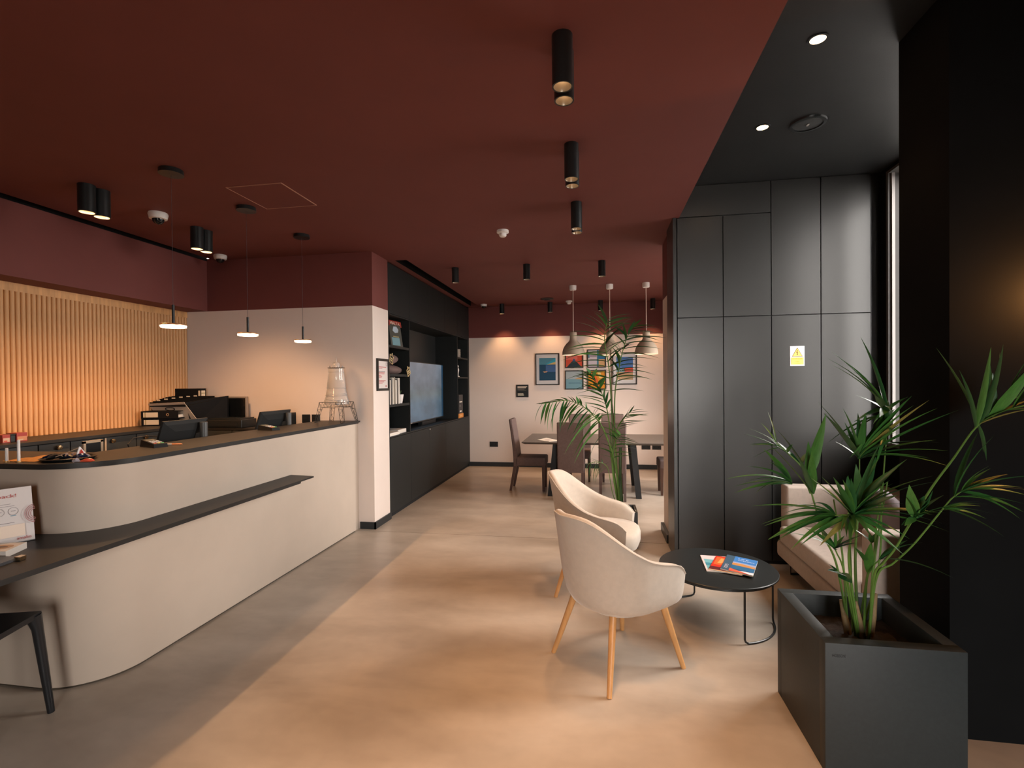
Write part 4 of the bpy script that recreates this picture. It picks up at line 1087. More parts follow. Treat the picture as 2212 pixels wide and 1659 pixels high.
# recessed lamps in the black ceiling, and the round speaker
for x, y, t_ in ((1.046, 2.60, 'further from the cupboard wall'), (1.055, 3.436, 'beside the round speaker')):
    o = thing('recessed_lamp', 'glowing recessed downlight in the black ceiling, %s' % t_, 'downlight', (x, y, ZT-.004), 0, 'recessed downlights')
    MB().lathe([(.034, 0), (.046, 0), (.046, -.004), (.034, -.004)], 24, (x, y, ZT), close=True).build('bezel', BLK, o, smooth=True)
    MB().lathe([(.034, -.002), (0, -.002)], 20, (x, y, ZT)).build('lens', lamp_mat('recessed lens', 40.0), o)
    spot('downlight_lamp', (x, y, ZT-.01), SPOT_W*.33, 80, .6, .03)
o = thing('ceiling_speaker', 'round black speaker grille in the black ceiling', 'speaker', (1.322, 3.434, ZT-.012))
MB().lathe([(.085, 0), (.105, 0), (.102, -.010), (.085, -.012)], 32, (1.322, 3.434, ZT), close=True).build('rim', BLKSAT, o, smooth=True)
MB().lathe([(.085, -.006), (.03, -.010), (0, -.010)], 32, (1.322, 3.434, ZT)).build('grille', M('grille', (.016, .018, .019), .6, bump=.6, bscale=400), o, smooth=True)
MB().box(1.316, 1.328, 3.42, 3.448, ZT-.013, ZT-.010).build('badge', ALU, o)

# slim disc pendants over the counter
for y, zb, t_ in ((2.765, 1.866, 'nearest the camera'), (3.45, 1.876, 'in the middle of the three'), (4.18, 1.884, 'nearest the end wall')):
    x = -2.64; o = thing('disc_pendant', 'slim glowing disc pendant over the counter, %s' % t_, 'pendant lamp', (x, y, zb), 0, 'disc pendants over the reception counter')
    MB().lathe([(0, 0), (.068, 0), (.070, -.028), (0, -.030)], 28, (x, y, ZC)).build('canopy', BLKSAT, o, smooth=True)
    MB().cyl((x, y, zb+.145), (x, y, ZC-.028), .0013, n=5).build('cord', M('cord dark', (.05, .03, .03), .6), o)
    MB().cyl((x, y, zb+.02), (x, y, zb+.145), .0085, n=12).build('rod', BLK, o, smooth=True)
    MB().lathe([(0, .024), (.068, .024), (.072, .020), (.072, .014)], 32, (x, y, zb)).build('disc', M('copper rim', (.5, .25, .12), .35, metal=.5), o, smooth=True)
    MB().lathe([(.072, .014), (.070, .002), (.062, 0), (0, 0)], 32, (x, y, zb)).build('diffuser', lamp_mat('disc glow', 14.0, (1.0, .58, .30)), o, smooth=True)
    spot('disc_lamp', (x, y, zb-.006), SLIM_W*1.6, 165, .35, .06)

# white dome pendants over the table
SHADE = M('sand rubber shade', (.42, .335, .25), .7, var=.05, vscale=20)
for x, y, zb, t_ in ((-.325, 7.12, 1.882, 'nearest the media unit'), (.183, 7.14, 1.874, 'in the middle, behind the palm'), (.677, 7.13, 1.876, 'nearest the cupboard wall')):
    o = thing('dome_pendant', 'sand coloured dome pendant lamp over the dining table, %s' % t_, 'pendant lamp', (x, y, zb), 0, 'dome pendants over the dining table')
    MB().lathe([(0, 0), (.049, 0), (.049, -.055), (.043, -.065), (0, -.066)], 24, (x, y, ZC)).build('canopy', WHITEPL, o, smooth=True)
    MB().cyl((x, y, zb+.32), (x, y, ZC-.06), .006, n=8).build('cord', M('cord cream', (.62, .48, .40), .7), o)
    prof = [(.158, 0), (.156, .04), (.145, .085), (.125, .125), (.098, .16), (.068, .188), (.052, .21), (.049, .25), (.049, .315), (.044, .32), (.0, .32)]
    MB().lathe(prof, 36, (x, y, zb)).build('shade', SHADE, o, smooth=True)
    MB().lathe([(.158, 0), (.151, 0), (.147, .04), (.135, .085), (.11, .13), (.05, .18), (0, .19)], 36, (x, y, zb)).build('lining', M('shade lining', (.78, .70, .62), .6, emit=(1, .62, .42), es=.55), o, smooth=True)
    MB().lathe([(0, .055), (.022, .06), (.032, .085), (.022, .11), (.012, .14), (0, .14)], 16, (x, y, zb)).build('bulb', lamp_mat('bulb glow', 18.0, (1, .66, .42)), o, smooth=True)
    spot('dome_lamp', (x, y, zb+.045), DINE_W, 140, .5, .03, (1, .74, .54))

# dome cameras, smoke detectors, air diffuser
def dome_camera(label, x, y, s=1.0):
    o = thing('dome_camera', label, 'camera', (x, y, ZC-.085*s), 0, 'dome cameras on the ceiling')
    MB().lathe([(0, 0), (.062*s, 0), (.066*s, -.012*s), (.058*s, -.045*s), (.036*s, -.048*s)], 28, (x, y, ZC)).build('base', WHITEPL, o, smooth=True)
    MB().lathe([(.040*s, -.046*s), (.038*s, -.062*s), (.026*s, -.078*s), (0, -.086*s)], 24, (x, y, ZC)).build('dome', M('smoked dome', (.01, .012, .014), .08), o, smooth=True)
dome_camera('white dome camera with smoked bubble beside the wide spotlights', -3.398, 3.43, 1.05)
dome_camera('white dome camera in the corner above the reception end wall', -3.876, 4.66, .98)
dome_camera('white dome camera above the far end of the media unit', -1.919, 8.457, .85)
for x, y, t_ in ((-.821, 4.41, 'white smoke detector in the middle of the red ceiling'), (-.453, 8.44, 'white smoke detector near the dining wall')):
    o = thing('smoke_detector', t_, 'smoke detector', (x, y, ZC-.06))
    MB().lathe([(0, 0), (.053, 0), (.054, -.02), (.044, -.026), (.030, -.028)], 24, (x, y, ZC)).build('base', WHITEPL, o, smooth=True)
    MB().lathe([(.032, -.026), (.034, -.045), (.026, -.056), (0, -.058)], 20, (x, y, ZC)).build('sensor', WHITEPL, o, smooth=True)
o = thing('air_diffuser', 'round dark air diffuser on the ceiling before the dining wall', 'vent', (-.788, 8.13, ZC-.02))
MB().lathe([(0, 0), (.104, 0), (.106, -.008), (.085, -.018), (0, -.018)], 28, (-.788, 8.13, ZC)).build('ring', BLK, o, smooth=True)
MB().lathe([(0, -.018), (.05, -.018), (.045, -.026), (0, -.026)], 24, (-.788, 8.13, ZC)).build('core', BLKSAT, o, smooth=True)
# wall lamp on the black column wall, just past the frame edge
o = thing('wall_sconce', 'black wall lamp on the black wall beside the column', 'wall lamp', (1.93, COLY0, 1.75))
MB().box(1.90, 1.96, COLY0-.02, COLY0, 1.74, 1.90, bev=.004).build('back_plate', BLK, o)
MB().lathe([(.030, 0), (.036, 0), (.036, .13), (.030, .13)], 20, (1.93, COLY0-.065, 1.75), close=True).build('shade', BLKSAT, o, smooth=True)
MB().lathe([(0, .05), (.02, .055), (.024, .065), (.02, .075), (0, .08)], 14, (1.93, COLY0-.065, 1.75)).build('bulb', lamp_mat('sconce bulb', 20.0), o, smooth=True)
pl = bpy.data.lights.new('sconce_lamp', 'POINT'); pl.energy = 20.0; pl.color = (1.0, .42, .12); pl.shadow_soft_size = .02
po = bpy.data.objects.new('sconce_lamp', pl); po.location = (1.86, COLY0-.075, 1.84); COL.objects.link(po)
# ================================================================== armchairs
VELV = M('beige velvet', (.53, .455, .385), .9, var=.05, vscale=30, bump=.08, bscale=350)
for inp, val in (('Sheen Weight', .35), ('Sheen Roughness', .4)):
    VELV.node_tree.nodes['Principled BSDF'].inputs[inp].default_value = val
OAKL = M('oak leg', (.56, .29, .11), .4, var=.15, vscale=10, stretch=(4, 4, .6))
def interp(s, tab):
    s = abs(s)
    for (a, b), (c, d) in zip(tab, tab[1:]):
        if s <= c:
            t = (s-a)/(c-a); t = t*t*(3-2*t) if False else t
            return b+(d-b)*t
    return tab[-1][1]
_hs = np.array([0, .12, .2, .3, .4, .5, .6, .72, .84, .92, .97, 1.0]); _hz = np.array([.838, .835, .822, .778, .718, .662, .622, .596, .578, .560, .538, .49])
def htop(s):
    a = abs(s); acc = 0; w = 0
    for k in (-.04, -.02, 0, .02, .04):
        acc += np.interp(min(1, abs(a+k)), _hs, _hz)
    return float(acc/5)
def plan(s):
    sg = 1 if s >= 0 else -1; a = abs(s)
    if a <= .6:
        an = a/.6*math.pi/2
        return (-.03-.25*math.cos(an), sg*.285*math.sin(an))
    t = (a-.6)/.4
    return (-.03+.275*t, sg*(.285-.022*t*t))
def armchair(label):
    r = thing('tub_armchair', label, 'armchair', (0, 0, 0), 0, 'beige tub armchairs by the coffee table')
    zb = .335; ns = 44; sec = []; top_line = []
    for i in range(ns+1):
        s = -1+2*i/ns; x, y = plan(s); h = htop(s)
        back = max(0, 1-abs(s)/.55)
        row = []
        def P(v, th):
            k = float(np.interp(v, [0, .04, .12, .25, .4, .6, 1.0], [.74, .85, .92, .965, .985, 1.0, 1.02]))
            L_ = math.hypot(x, y); ux, uy = x/L_, y/L_
            lean = -.075*back*v**1.3
            en = max(0, (abs(s)-.90)/.10)**2; th = th+(.023-th)*.55*en
            return (x*k-ux*th+lean, y*k-uy*th, zb+v*(h-zb))
        for v in (0, .04, .12, .25, .4, .55, .7, .82, .92, .975): row.append(P(v, 0))
        p1 = P(1, 0); 
        for th, dz in ((.008, .012), (.022, .017), (.036, .012)):
            q = P(1, th); row.append((q[0], q[1], q[2]-.012+dz))
        top_line.append((P(.99, -.001)[0], P(.99, -.001)[1], P(.99, 0)[2]))
        for v in (.95, .82, .65, .48, .3, .18): row.append(P(v, .046))
        sec.append(row)
    m = MB(); m.grid([list(reversed(q)) for q in sec])
    m.add(sec[0], [tuple(range(len(sec[0])))]); m.add(sec[-1], [tuple(reversed(range(len(sec[-1]))))])
    m.add([q[0] for q in sec], [tuple(range(ns+1))])
    shell = m.build('shell', VELV, r, smooth=True, local=True, auto=50)
    MB().tube(top_line, .0035, 6).build('piping', VELV, shell, smooth=True, local=True)
    # seat pad: D-shaped, soft edge
    def pad(k, z, n=40):
        out = []
        for i in range(n):
            a = 2*math.pi*i/n
            cx, cy = math.cos(a), math.sin(a)
            px_ = .285*abs(cx)**.75*(1 if cx > 0 else -.86); py_ = .245*abs(cy)**.7*(1 if cy > 0 else -1)
            out.append((.02+px_*k, py_*k, z))
        return out
    m = MB(); rings = [pad(.86, .33), pad(.96, .345), pad(1.0, .375), pad(1.0, .43), pad(.975, .452), pad(.92, .465), pad(.6, .472), pad(.05, .473)]
    m.grid(rings, cv=True); m.add(rings[0], [tuple(reversed(range(40)))]); m.add(rings[-1], [tuple(range(40))])
    m.build('seat', VELV, r, smooth=True, local=True)
    for sx in (-1, 1):
        for sy in (-1, 1):
            MB().tube([(sx*.165+.01, sy*.155, .345), (sx*.25, sy*.235, 0)], [.0195, .0125], 14).build('leg', OAKL, r, smooth=True, local=True)
    return r
ac = armchair('beige velvet tub armchair nearest the camera, seen from behind')
place(ac, (.093, 2.735, 0), math.radians(39))
place(copy_tree(ac), (-.009, 3.663, 0), math.radians(-10), 'beige velvet tub armchair behind the first, its seat in view')

# ================================================================== coffee table
CTX, CTY, CTR = .737, 3.315, .350
c = thing('coffee_table', 'low round black coffee table on wire loop legs', 'table', (CTX, CTY, 0))
MB().lathe([(0, .316), (CTR-.006, .316), (CTR, .320), (CTR, .327), (CTR-.003, .330), (0, .330)], 64, (CTX, CTY, 0)).build('table_top', M('matte black disc', (.014, .016, .016), .36, var=.1, vscale=5), c, smooth=True)
MB().tube([(CTX+(CTR-.02)*math.cos(a), CTY+(CTR-.02)*math.sin(a), .309) for a in [2*math.pi*i/48 for i in range(48)]], .006, 8, closed=True).build('rim_rod', BLKSAT, c, smooth=True)
for a0_, a1_ in ((-76, -2), (104, 178)):
    pts = []
    rr = .325
    def pc(a, z, r_=rr): return Vector((CTX+r_*math.cos(math.radians(a)), CTY+r_*math.sin(math.radians(a)), z))
    pts += [pc(a0_, .309), pc(a0_, .03), pc(a0_+1.0, .015), pc(a0_+4, .007)]
    for i in range(1, 12): pts.append(pc(a0_+4+(a1_-a0_-8)*i/12, .0062))
    pts += [pc(a1_-4, .007), pc(a1_-1.0, .015), pc(a1_, .03), pc(a1_, .309)]
    MB().tube(pts, .006, 8).build('loop_leg', BLKSAT, c, smooth=True)

def magazine(label, o0, U_, V_, w, h, z, th, polys, group='magazines on the coffee table'):
    U_ = Vector((*U_, 0)).normalized(); V_ = Vector((*V_, 0)).normalized(); o0 = Vector((*o0, z))
    r = thing('magazine', label, 'magazine', (o0+U_*w/2+V_*h/2), 0, group)
    MB().hexa([o0, o0+U_*w, o0+U_*w+V_*h, o0+V_*h], [o0+Z*th, o0+U_*w+Z*th, o0+U_*w+V_*h+Z*th, o0+V_*h+Z*th]).build('page_block', PAPER, r)
    flat('cover', o0+Z*th, U_, V_, [(mt, [(a*w, b*h) for a, b in pl]) for mt, pl in polys], r, .0003)
    return r, o0, U_, V_
DIRV = (.37, .93); DIRU = (.93, -.37)
magazine('pale teal magazine at the bottom, its corner showing', (.655, 3.212), (.99, -.06), (.06, .99), .19, .285, .330, .005, [(ink(214, 196, 196), rect(0, 0, 1, 1)), (ink(110, 168, 176), [(.06, .1), (1, .1), (1, .7), (.06, .75)]), (ink(60, 128, 146), [(.06, .35), (1, .3), (1, .45), (.06, .52)])])
magazine('magazine with a glowing orange cover between the other two', (.668, 3.225), DIRU, DIRV, .19, .275, .3355, .005, [(ink(196, 40, 16), rect(0, 0, 1, 1)), (ink(246, 96, 40), [(.05, .4), (.95, .35), (.95, .95), (.05, .92)]), (ink(252, 150, 84), [(.15, .5), (.6, .55), (.7, .8), (.2, .85)]), (ink(86, 20, 26), rect(0, 0, 1, .24)), (ink(226, 180, 130), rect(0, 0, 1, .03))])
r, o0, UM, VM = magazine('blue magazine with a harbour view lying on top', (.738, 3.230), (.85, -.53), DIRV, .188, .285, .341, .006, [(ink(58, 84, 104), rect(0, 0, 1, 1)), (ink(58, 120, 186), rect(.28, .55, 1, 1)), (ink(150, 160, 190), rect(.28, .50, 1, .62)), (ink(190, 130, 70), [(.28, .40), (1, .38), (1, .50), (.6, .56), (.28, .54)]), (ink(40, 96, 136), rect(.28, .15, 1, .40)), (ink(240, 90, 62), [(.26, 0), (.9, 0), (.26, .16)]), (ink(226, 214, 220), [(.55, .1), (.9, 0), (1, 0), (1, .14)])])
text('headline', 'LIFE', .024, o0+Z*.0095+UM*.075+VM*.232, UM, VM, ink(214, 224, 240), r, 'LEFT', .06)
text('headline', 'EXPERIENCE', .019, o0+Z*.0095+UM*.075+VM*.205, UM, VM, ink(214, 224, 240), r, 'LEFT', .10)
text('masthead', 'GUIDE', .03, o0+Z*.0095+UM*.016+VM*.10, -VM, UM, ink(214, 206, 214), r, 'LEFT', .075)

# ================================================================== loveseat in the alcove
sf = thing('loveseat', 'beige loveseat under the alcove window with high matching arms', 'sofa', (1.78, 3.54, 0))
SOFA = M('greige sofa fabric', (.47, .39, .335), .88, var=.06, vscale=35, bump=.1, bscale=300)
MB().bbox(1.365, 2.13, 2.90, 4.17, .14, .268, .03).build('base', SOFA, sf, smooth=True)
MB().bbox(1.35, 2.02, 2.992, 4.068, .272, .40, .03).build('seat_cushion', SOFA, sf, smooth=True)
MB().bbox(1.41, 2.15, 4.065, 4.205, .14, .695, .018).build('arm', SOFA, sf, smooth=True)
MB().bbox(1.41, 2.15, 2.865, 2.995, .14, .695, .018).build('arm', SOFA, sf, smooth=True)
MB().bbox(1.99, 2.15, 2.97, 4.09, .14, .70, .018).build('backrest', SOFA, sf, smooth=True)
for y in (2.93, 4.14):
    MB().tube([(1.46, y, .145), (1.46, y, .008), (2.05, y, .008), (2.05, y, .145)], .008, 8).build('sled_leg', BLK, sf)
cu_ = thing('round_cushion', 'round grey mauve cushion leaning on the loveseat backrest', 'cushion', (1.88, 3.62, .40))
m = MB(); P = []
for i in range(13):
    t_ = i/12; an = math.pi*t_; row = []
    for j in range(28):
        a = 2*math.pi*j/28; rr = .19*math.sin(an)**.6
        pl_ = 1+.03*math.cos(14*a)*math.sin(an)
        row.append((.065*math.cos(an), rr*pl_*math.cos(a), rr*pl_*math.sin(a)))
    P.append(row)
m.grid(P, cv=True).move(Matrix.Translation((1.895, 3.66, .588)) @ Matrix.Rotation(math.radians(-18), 4, 'Y'))
m.build('cushion_cover', M('mauve grey fabric', (.22, .185, .195), .85, bump=.2, bscale=120), cu_, smooth=True)
MB().lathe([(0, -.008), (.016, -.006), (.018, 0), (.012, .006), (0, .007)], 14).move(Matrix.Translation((1.832, 3.66, .612)) @ Matrix.Rotation(math.radians(-108), 4, 'Y')).build('button', M('mauve button', (.16, .13, .14), .6), cu_, smooth=True)

# ================================================================== planters and palms
LEAF = [M('kentia leaf a', (.035, .135, .028), .38, var=.25, vscale=6, stretch=(1, 8, 1)), M('kentia leaf b', (.055, .165, .03), .4, var=.25, vscale=6), M('kentia leaf c', (.022, .090, .026), .35, var=.2, vscale=6)]
DRYL = M('leaf yellowing', (.24, .21, .05), .5, var=.3, vscale=8)
STEMG = M('petiole green', (.10, .20, .035), .45, var=.15, vscale=10)
STEMD = M('palm sheath', (.22, .15, .07), .7, var=.35, vscale=25, bump=.3, bscale=60)
SOIL = M('potting soil', (.020, .013, .009), .95, var=.5, vscale=60, bump=.8, bscale=80)
def leaf_mesh(droop, fold, n=7):
    mb = MB(); P = []
    for i in range(n+1):
        t_ = i/n
        w = .5*(min(1, (t_+.06)/.30)**.6)*(1-max(0, (t_-.30)/.70)**1.7)
        if i == n: w = .012
        zc = -droop*t_*t_
        P.append([(t_, -w, zc+fold*w), (t_, 0, zc), (t_, w, zc+fold*w)])
    mb.grid(P)
    me = bpy.data.meshes.new('leaflet')
    me.from_pydata(mb.v, [], mb.f); me.polygons.foreach_set('use_smooth', [True]*len(me.polygons)); me.update()
    return me
LM = {}
LR = random.Random(5)
def leaflet(parent, B_, T_, width, droop=.25, mat=None, fold=.035):
    """a blade from B_ to T_ sagging by droop of its length"""
    key = (round(droop, 1), mat.name)
    if key not in LM:
        me = leaf_mesh(key[0], fold); me.materials.append(mat); LM[key] = me
    d = key[0]
    C_ = T_-B_; L_ = C_.length; ch = C_/L_
    up = Z - ch*ch.z
    if up.length < .25: up = up + (Vector((0, -1, 0)) - ch*ch.dot(Vector((0, -1, 0))))*.5
    up.normalize()
    Xv = C_ + up*d*L_
    Zv = up*L_
    yv = Zv.cross(Xv).normalized()
    ra = math.radians(LR.choice((-1, 1))*LR.uniform(25, 62)); zn = Xv.cross(yv).normalized()
    yv = yv*math.cos(ra)+zn*math.sin(ra)
    Mx = Matrix(((Xv.x, yv.x*width, Zv.x, B_.x), (Xv.y, yv.y*width, Zv.y, B_.y), (Xv.z, yv.z*width, Zv.z, B_.z), (0, 0, 0, 1)))
    o = bpy.data.objects.new('leaflet', LM[key])
    COL.objects.link(o)
    o.parent = parent
    w = Vector((0, 0, 0)); q = parent
    while q is not None: w += Vector(q.location); q = q.parent
    o.matrix_parent_inverse = Matrix.Translation(-w)
    o.matrix_basis = Mx
    return o
def bez(pts, n=16):
    """smooth curve through points (Catmull-Rom)"""
    P = [Vector(p) for p in pts]; P = [P[0]*2-P[1]] + P + [P[-1]*2-P[-2]]
    out = []
    k = len(P)-3
    for s in range(k):
        a, b, c_, d = P[s:s+4]
        for i in range(n):
            t_ = i/n
            out.append(.5*((2*b)+(c_-a)*t_+(2*a-5*b+4*c_-d)*t_*t_+(-a+3*b-3*c_+d)*t_**3))
    out.append(P[-2]); return out
def frond(root, stem, r0=.006, r1=.0022, mat=None):
    pts = bez(stem, 7); n = len(pts)
    return MB().tube(pts, [r0+(r1-r0)*i/(n-1) for i in range(n)], 7).build('frond', mat or STEMG, root, smooth=True), pts

# ---- large planter in the foreground
pa, pb, pc_, pd, hp = .847, 1.325, 2.062, 2.573, .501
PLNT = M('anthracite planter', (.030, .036, .038), .5, spec=.3, var=.08, vscale=60, bump=.05, bscale=500)
pp = thing('potted_palm', 'kentia palm in a big square anthracite planter in the foreground', 'potted plant', ((pa+pb)/2, (pc_+pd)/2, 0))
rim = .052
m = MB()
m.box(pa, pb, pc_, pc_+rim, 0, hp, bev=.003).box(pa, pb, pd-rim, pd, 0, hp, bev=.003).box(pa, pa+rim, pc_+rim-.004, pd-rim+.004, 0, hp, bev=.003).box(pb-rim, pb, pc_+rim-.004, pd-rim+.004, 0, hp, bev=.003).box(pa+.01, pb-.01, pc_+.01, pd-.01, .01, .05)
m.build('planter', PLNT, pp, smooth=True, auto=30)
rnd = random.Random(4); P = []
for i in range(25):
    row = []
    for j in range(25):
        row.append((pa+rim-.004+(pb-pa-2*rim+.008)*i/24, pc_+rim-.004+(pd-pc_-2*rim+.008)*j/24, .395+.012*rnd.random()+.015*math.exp(-((i-12)**2+(j-12)**2)/40)))
    P.append(row)
MB().grid(P).build('soil', SOIL, pp, smooth=True)
text('maker_mark', 'HOBSON', .017, (pa+.024, pc_-.0008, hp-.052), X, Z, JOINT, pp, 'LEFT', .045)
base = Vector((1.09, 2.325, .40))
rl = random.Random(11)
def q8(a, b, y): 
    px, py = 1620+a*.26763, 820+b*.26763
    return at(px, py, y=min(y, 2.27) if px > 1935 else y)
def grow(stem_px, leaves, y0, boff=(0, 0), mats=LEAF, r0=.0055, width=.03):
    """stem_px: points up the stalk with their depth; leaves: (base, tip, depth of tip, width, droop, material)"""
    st_ = [base+Vector((boff[0], boff[1], 0))] + [q8(*p) for p in stem_px]
    fr, pts = frond(pp, st_, r0)
    for (b, t_, yt, w, dr, mi) in leaves:
        bw = q8(b[0], b[1], y0) ; tw = q8(t_[0], t_[1], yt)
        # start on the stalk where the stalk passes closest
        k = min(pts, key=lambda p: (p-bw).length)
        if (k-bw).length < .05: bw = k
        leaflet(fr, bw, tw, w*.85, dr, DRYL if mi == 9 else mats[mi % 3])
        if len(leaves) > 5:
            j = (tw-bw).length; tw2 = bw+(tw-bw)*rl.uniform(.72, .95)+Vector((rl.uniform(-.12, .12)*j, rl.uniform(-.12, .06)*j, rl.uniform(-.13, .13)*j))
            if tw2.x > 1.34: tw2.y = min(tw2.y, 2.27)
            leaflet(fr, bw, tw2, w*.65, dr+.1, mats[(mi+1) % 3])
    return fr
# tall upper frond against the alcove window
grow([(1040, 1500, 2.40), (1065, 960, 2.50), (1100, 470, 2.55), (1105, 250, 2.56)],
     [((1100, 240), (680, -275), 2.50, .022, .2, 2), ((1095, 250), (625, -200), 2.62, .020, .2, 0), ((1095, 260), (600, -130), 2.55, .016, .3, 0), ((1100, 200), (855, -225), 2.66, .030, .1, 1),
      ((1100, 230), (1140, 90), 2.48, .055, .1, 0), ((1105, 240), (1200, 165), 2.75, .05, .2, 0), ((1105, 250), (1265, 170), 2.6, .03, .3, 2), ((1105, 300), (1020, 170), 2.7, .035, .1, 1), ((1105, 250), (960, 60), 2.7, .035, .1, 2),
      ((1100, 260), (1227, 500), 2.7, .03, .4, 0), ((1100, 280), (690, 375), 2.75, .02, .4, 0)], 2.56, (.01, .02), r0=.0045)
# upper centre frond
grow([(850, 1450, 2.38), (880, 1000, 2.42), (885, 640, 2.45)],
     [((885, 620), (650, 175), 2.40, .024, .1, 2), ((885, 610), (790, 243), 2.35, .048, .1, 2), ((890, 610), (1085, 285), 2.45, .055, .1, 2), ((890, 600), (900, 310), 2.60, .045, .1, 0), ((888, 610), (985, 300), 2.62, .045, .1, 1),
      ((900, 600), (1460, 225), 2.30, .05, .1, 0), ((905, 600), (1560, 250), 2.26, .04, .1, 9), ((905, 600), (1720, 288), 2.25, .035, .1, 0), ((910, 600), (1480, 490), 2.3, .022, .3, 0), ((915, 610), (1350, 592), 2.3, .022, .6, 1), ((900, 610), (1385, 428), 2.35, .025, .2, 0),
      ((885, 600), (700, 375), 2.55, .03, .1, 0), ((890, 960), (895, 600), 2.42, .06, .1, 2), ((885, 660), (1090, 480), 2.4, .05, .1, 1)], 2.45, (0, .01), r0=.007)
# left frond
grow([(700, 1500, 2.32), (590, 1250, 2.30), (520, 1000, 2.28), (440, 740, 2.28), (300, 590, 2.28), (210, 510, 2.28)],
     [((465, 790), (340, 298), 2.22, .050, .1, 1), ((430, 930), (205, 495), 2.2, .040, .1, 1), ((432, 940), (330, 570), 2.18, .055, .1, 0), ((330, 610), (0, 418), 2.25, .026, .2, 0), ((240, 550), (-10, 503), 2.3, .016, .2, 0), ((215, 515), (85, 270), 2.3, .016, .1, 0),
      ((310, 590), (215, 430), 2.36, .028, .1, 2), ((390, 680), (295, 472), 2.36, .030, .1, 2), ((330, 830), (15, 610), 2.2, .036, .2, 1), ((330, 830), (-60, 690), 2.2, .030, .3, 0), ((340, 845), (-5, 865), 2.2, .026, .4, 0), ((330, 830), (-80, 820), 2.25, .020, .3, 2), ((260, 560), (30, 590), 2.3, .014, .3, 0)], 2.28, (-.03, .02), r0=.005)
# centre fan
grow([(800, 1500, 2.26), (815, 1280, 2.20), (830, 1095, 2.16)],
     [((828, 1085), (700, 783), 2.1, .042, .1, 1), ((832, 1085), (925, 755), 2.1, .050, .1, 1), ((825, 1090), (560, 800), 2.15, .040, .1, 0), ((820, 1095), (470, 820), 2.2, .030, .1, 0), ((835, 1080), (880, 800), 2.2, .050, .1, 2), ((838, 1080), (1165, 700), 2.2, .032, .2, 2), ((840, 1085), (1300, 782), 2.2, .030, .3, 2), ((840, 1080), (1385, 685), 2.2, .034, .2, 2), ((838, 1080), (1262, 615), 2.25, .020, .2, 2),
      ((690, 1100), (210, 988), 2.02, .020, .3, 0), ((690, 1100), (238, 1052), 2.0, .026, .3, 1), ((690, 1100), (262, 1095), 2.0, .024, .3, 0), ((700, 1100), (345, 1172), 1.98, .026, .4, 1), ((710, 1105), (425, 1225), 1.98, .028, .4, 0), ((715, 1108), (488, 1245), 1.98, .024, .4, 1), ((725, 1108), (585, 1235), 2.0, .026, .4, 0),
      ((745, 1108), (710, 1255), 2.0, .030, .3, 9), ((770, 1108), (800, 1283), 2.0, .030, .3, 0), ((790, 1105), (870, 1288), 2.0, .028, .4, 1), ((810, 1102), (950, 1262), 2.0, .026, .4, 0), ((830, 1100), (1030, 1190), 2.02, .022, .4, 0), ((840, 1095), (1252, 1085), 2.05, .022, .4, 1),
      ((840, 1090), (1225, 945), 2.1, .045, .2, 2), ((840, 1092), (1500, 1078), 2.12, .022, .4, 1), ((842, 1090), (1540, 1048), 2.12, .020, .3, 0), ((842, 1094), (1200, 1198), 2.05, .018, .5, 0)], 2.16, (-.01, -.02), r0=.006)
# second rib of the centre fan, reaching to the left
fr_, _ = frond(pp, [q8(815, 1280, 2.2), q8(800, 1120, 2.12), q8(760, 1092, 2.08), q8(690, 1098, 2.03)], .0035, .002)
# big right frond
grow([(1010, 1600, 2.26), (1180, 1350, 2.22), (1445, 905, 2.16), (1640, 640, 2.14), (1820, 390, 2.12), (2000, 268, 2.10), (2300, 190, 2.08)],
     [((1820, 385), (1560, -225), 2.1, .026, .1, 1), ((1850, 370), (1615, -280), 2.1, .034, .1, 1), ((1890, 345), (1850, -215), 2.08, .046, .1, 1), ((1940, 310), (2105, -225), 2.08, .048, .1, 1), ((2010, 265), (2290, -180), 2.06, .05, .1, 1), ((2080, 240), (2420, -60), 2.06, .04, .1, 1), ((1900, 335), (2330, 120), 2.05, .024, .1, 9), ((1860, 365), (2340, 240), 2.05, .024, .2, 9), ((1840, 375), (1855, 640), 2.15, .016, .2, 2), ((2000, 268), (2400, 230), 2.05, .026, .1, 9)], 2.12, (.03, -.01), r0=.006)
# right lower fronds
grow([(1020, 1600, 2.24), (1160, 1480, 2.22), (1330, 1320, 2.18), (1560, 1040, 2.15), (1640, 950, 2.14), (1760, 870, 2.13)],
     [((1650, 940), (1958, 430), 2.1, .036, .1, 2), ((1700, 905), (2095, 760), 2.08, .030, .2, 9), ((1700, 905), (1960, 720), 2.1, .024, .2, 0), ((1720, 895), (2230, 868), 2.05, .026, .3, 9), ((1700, 900), (2235, 1015), 2.05, .028, .3, 0), ((1690, 910), (2330, 800), 2.05, .026, .3, 2), ((1640, 950), (2150, 960), 2.1, .016, .3, 0),
      ((1560, 1045), (1845, 1003), 2.1, .018, .3, 1), ((1560, 1045), (1942, 1068), 2.08, .022, .3, 0), ((1555, 1048), (2025, 1230), 2.08, .020, .3, 0), ((1565, 1040), (1895, 1002), 2.08, .018, .3, 1)], 2.14, (.025, -.02), r0=.005)
grow([(1000, 1600, 2.2), (1080, 1480, 2.17), (1180, 1350, 2.14), (1330, 1112, 2.10)],
     [((1320, 1125), (1378, 845), 2.08, .050, .1, 1), ((1330, 1110), (1528, 928), 2.05, .045, .2, 1), ((1325, 1120), (1262, 1160), 2.05, .03, .1, 1), ((1325, 1120), (1270, 900), 2.1, .05, .1, 2), ((1335, 1105), (1700, 1000), 2.06, .03, .2, 0), ((1335, 1105), (1550, 1060), 2.06, .03, .3, 0)], 2.10, (.02, -.03), r0=.0055)
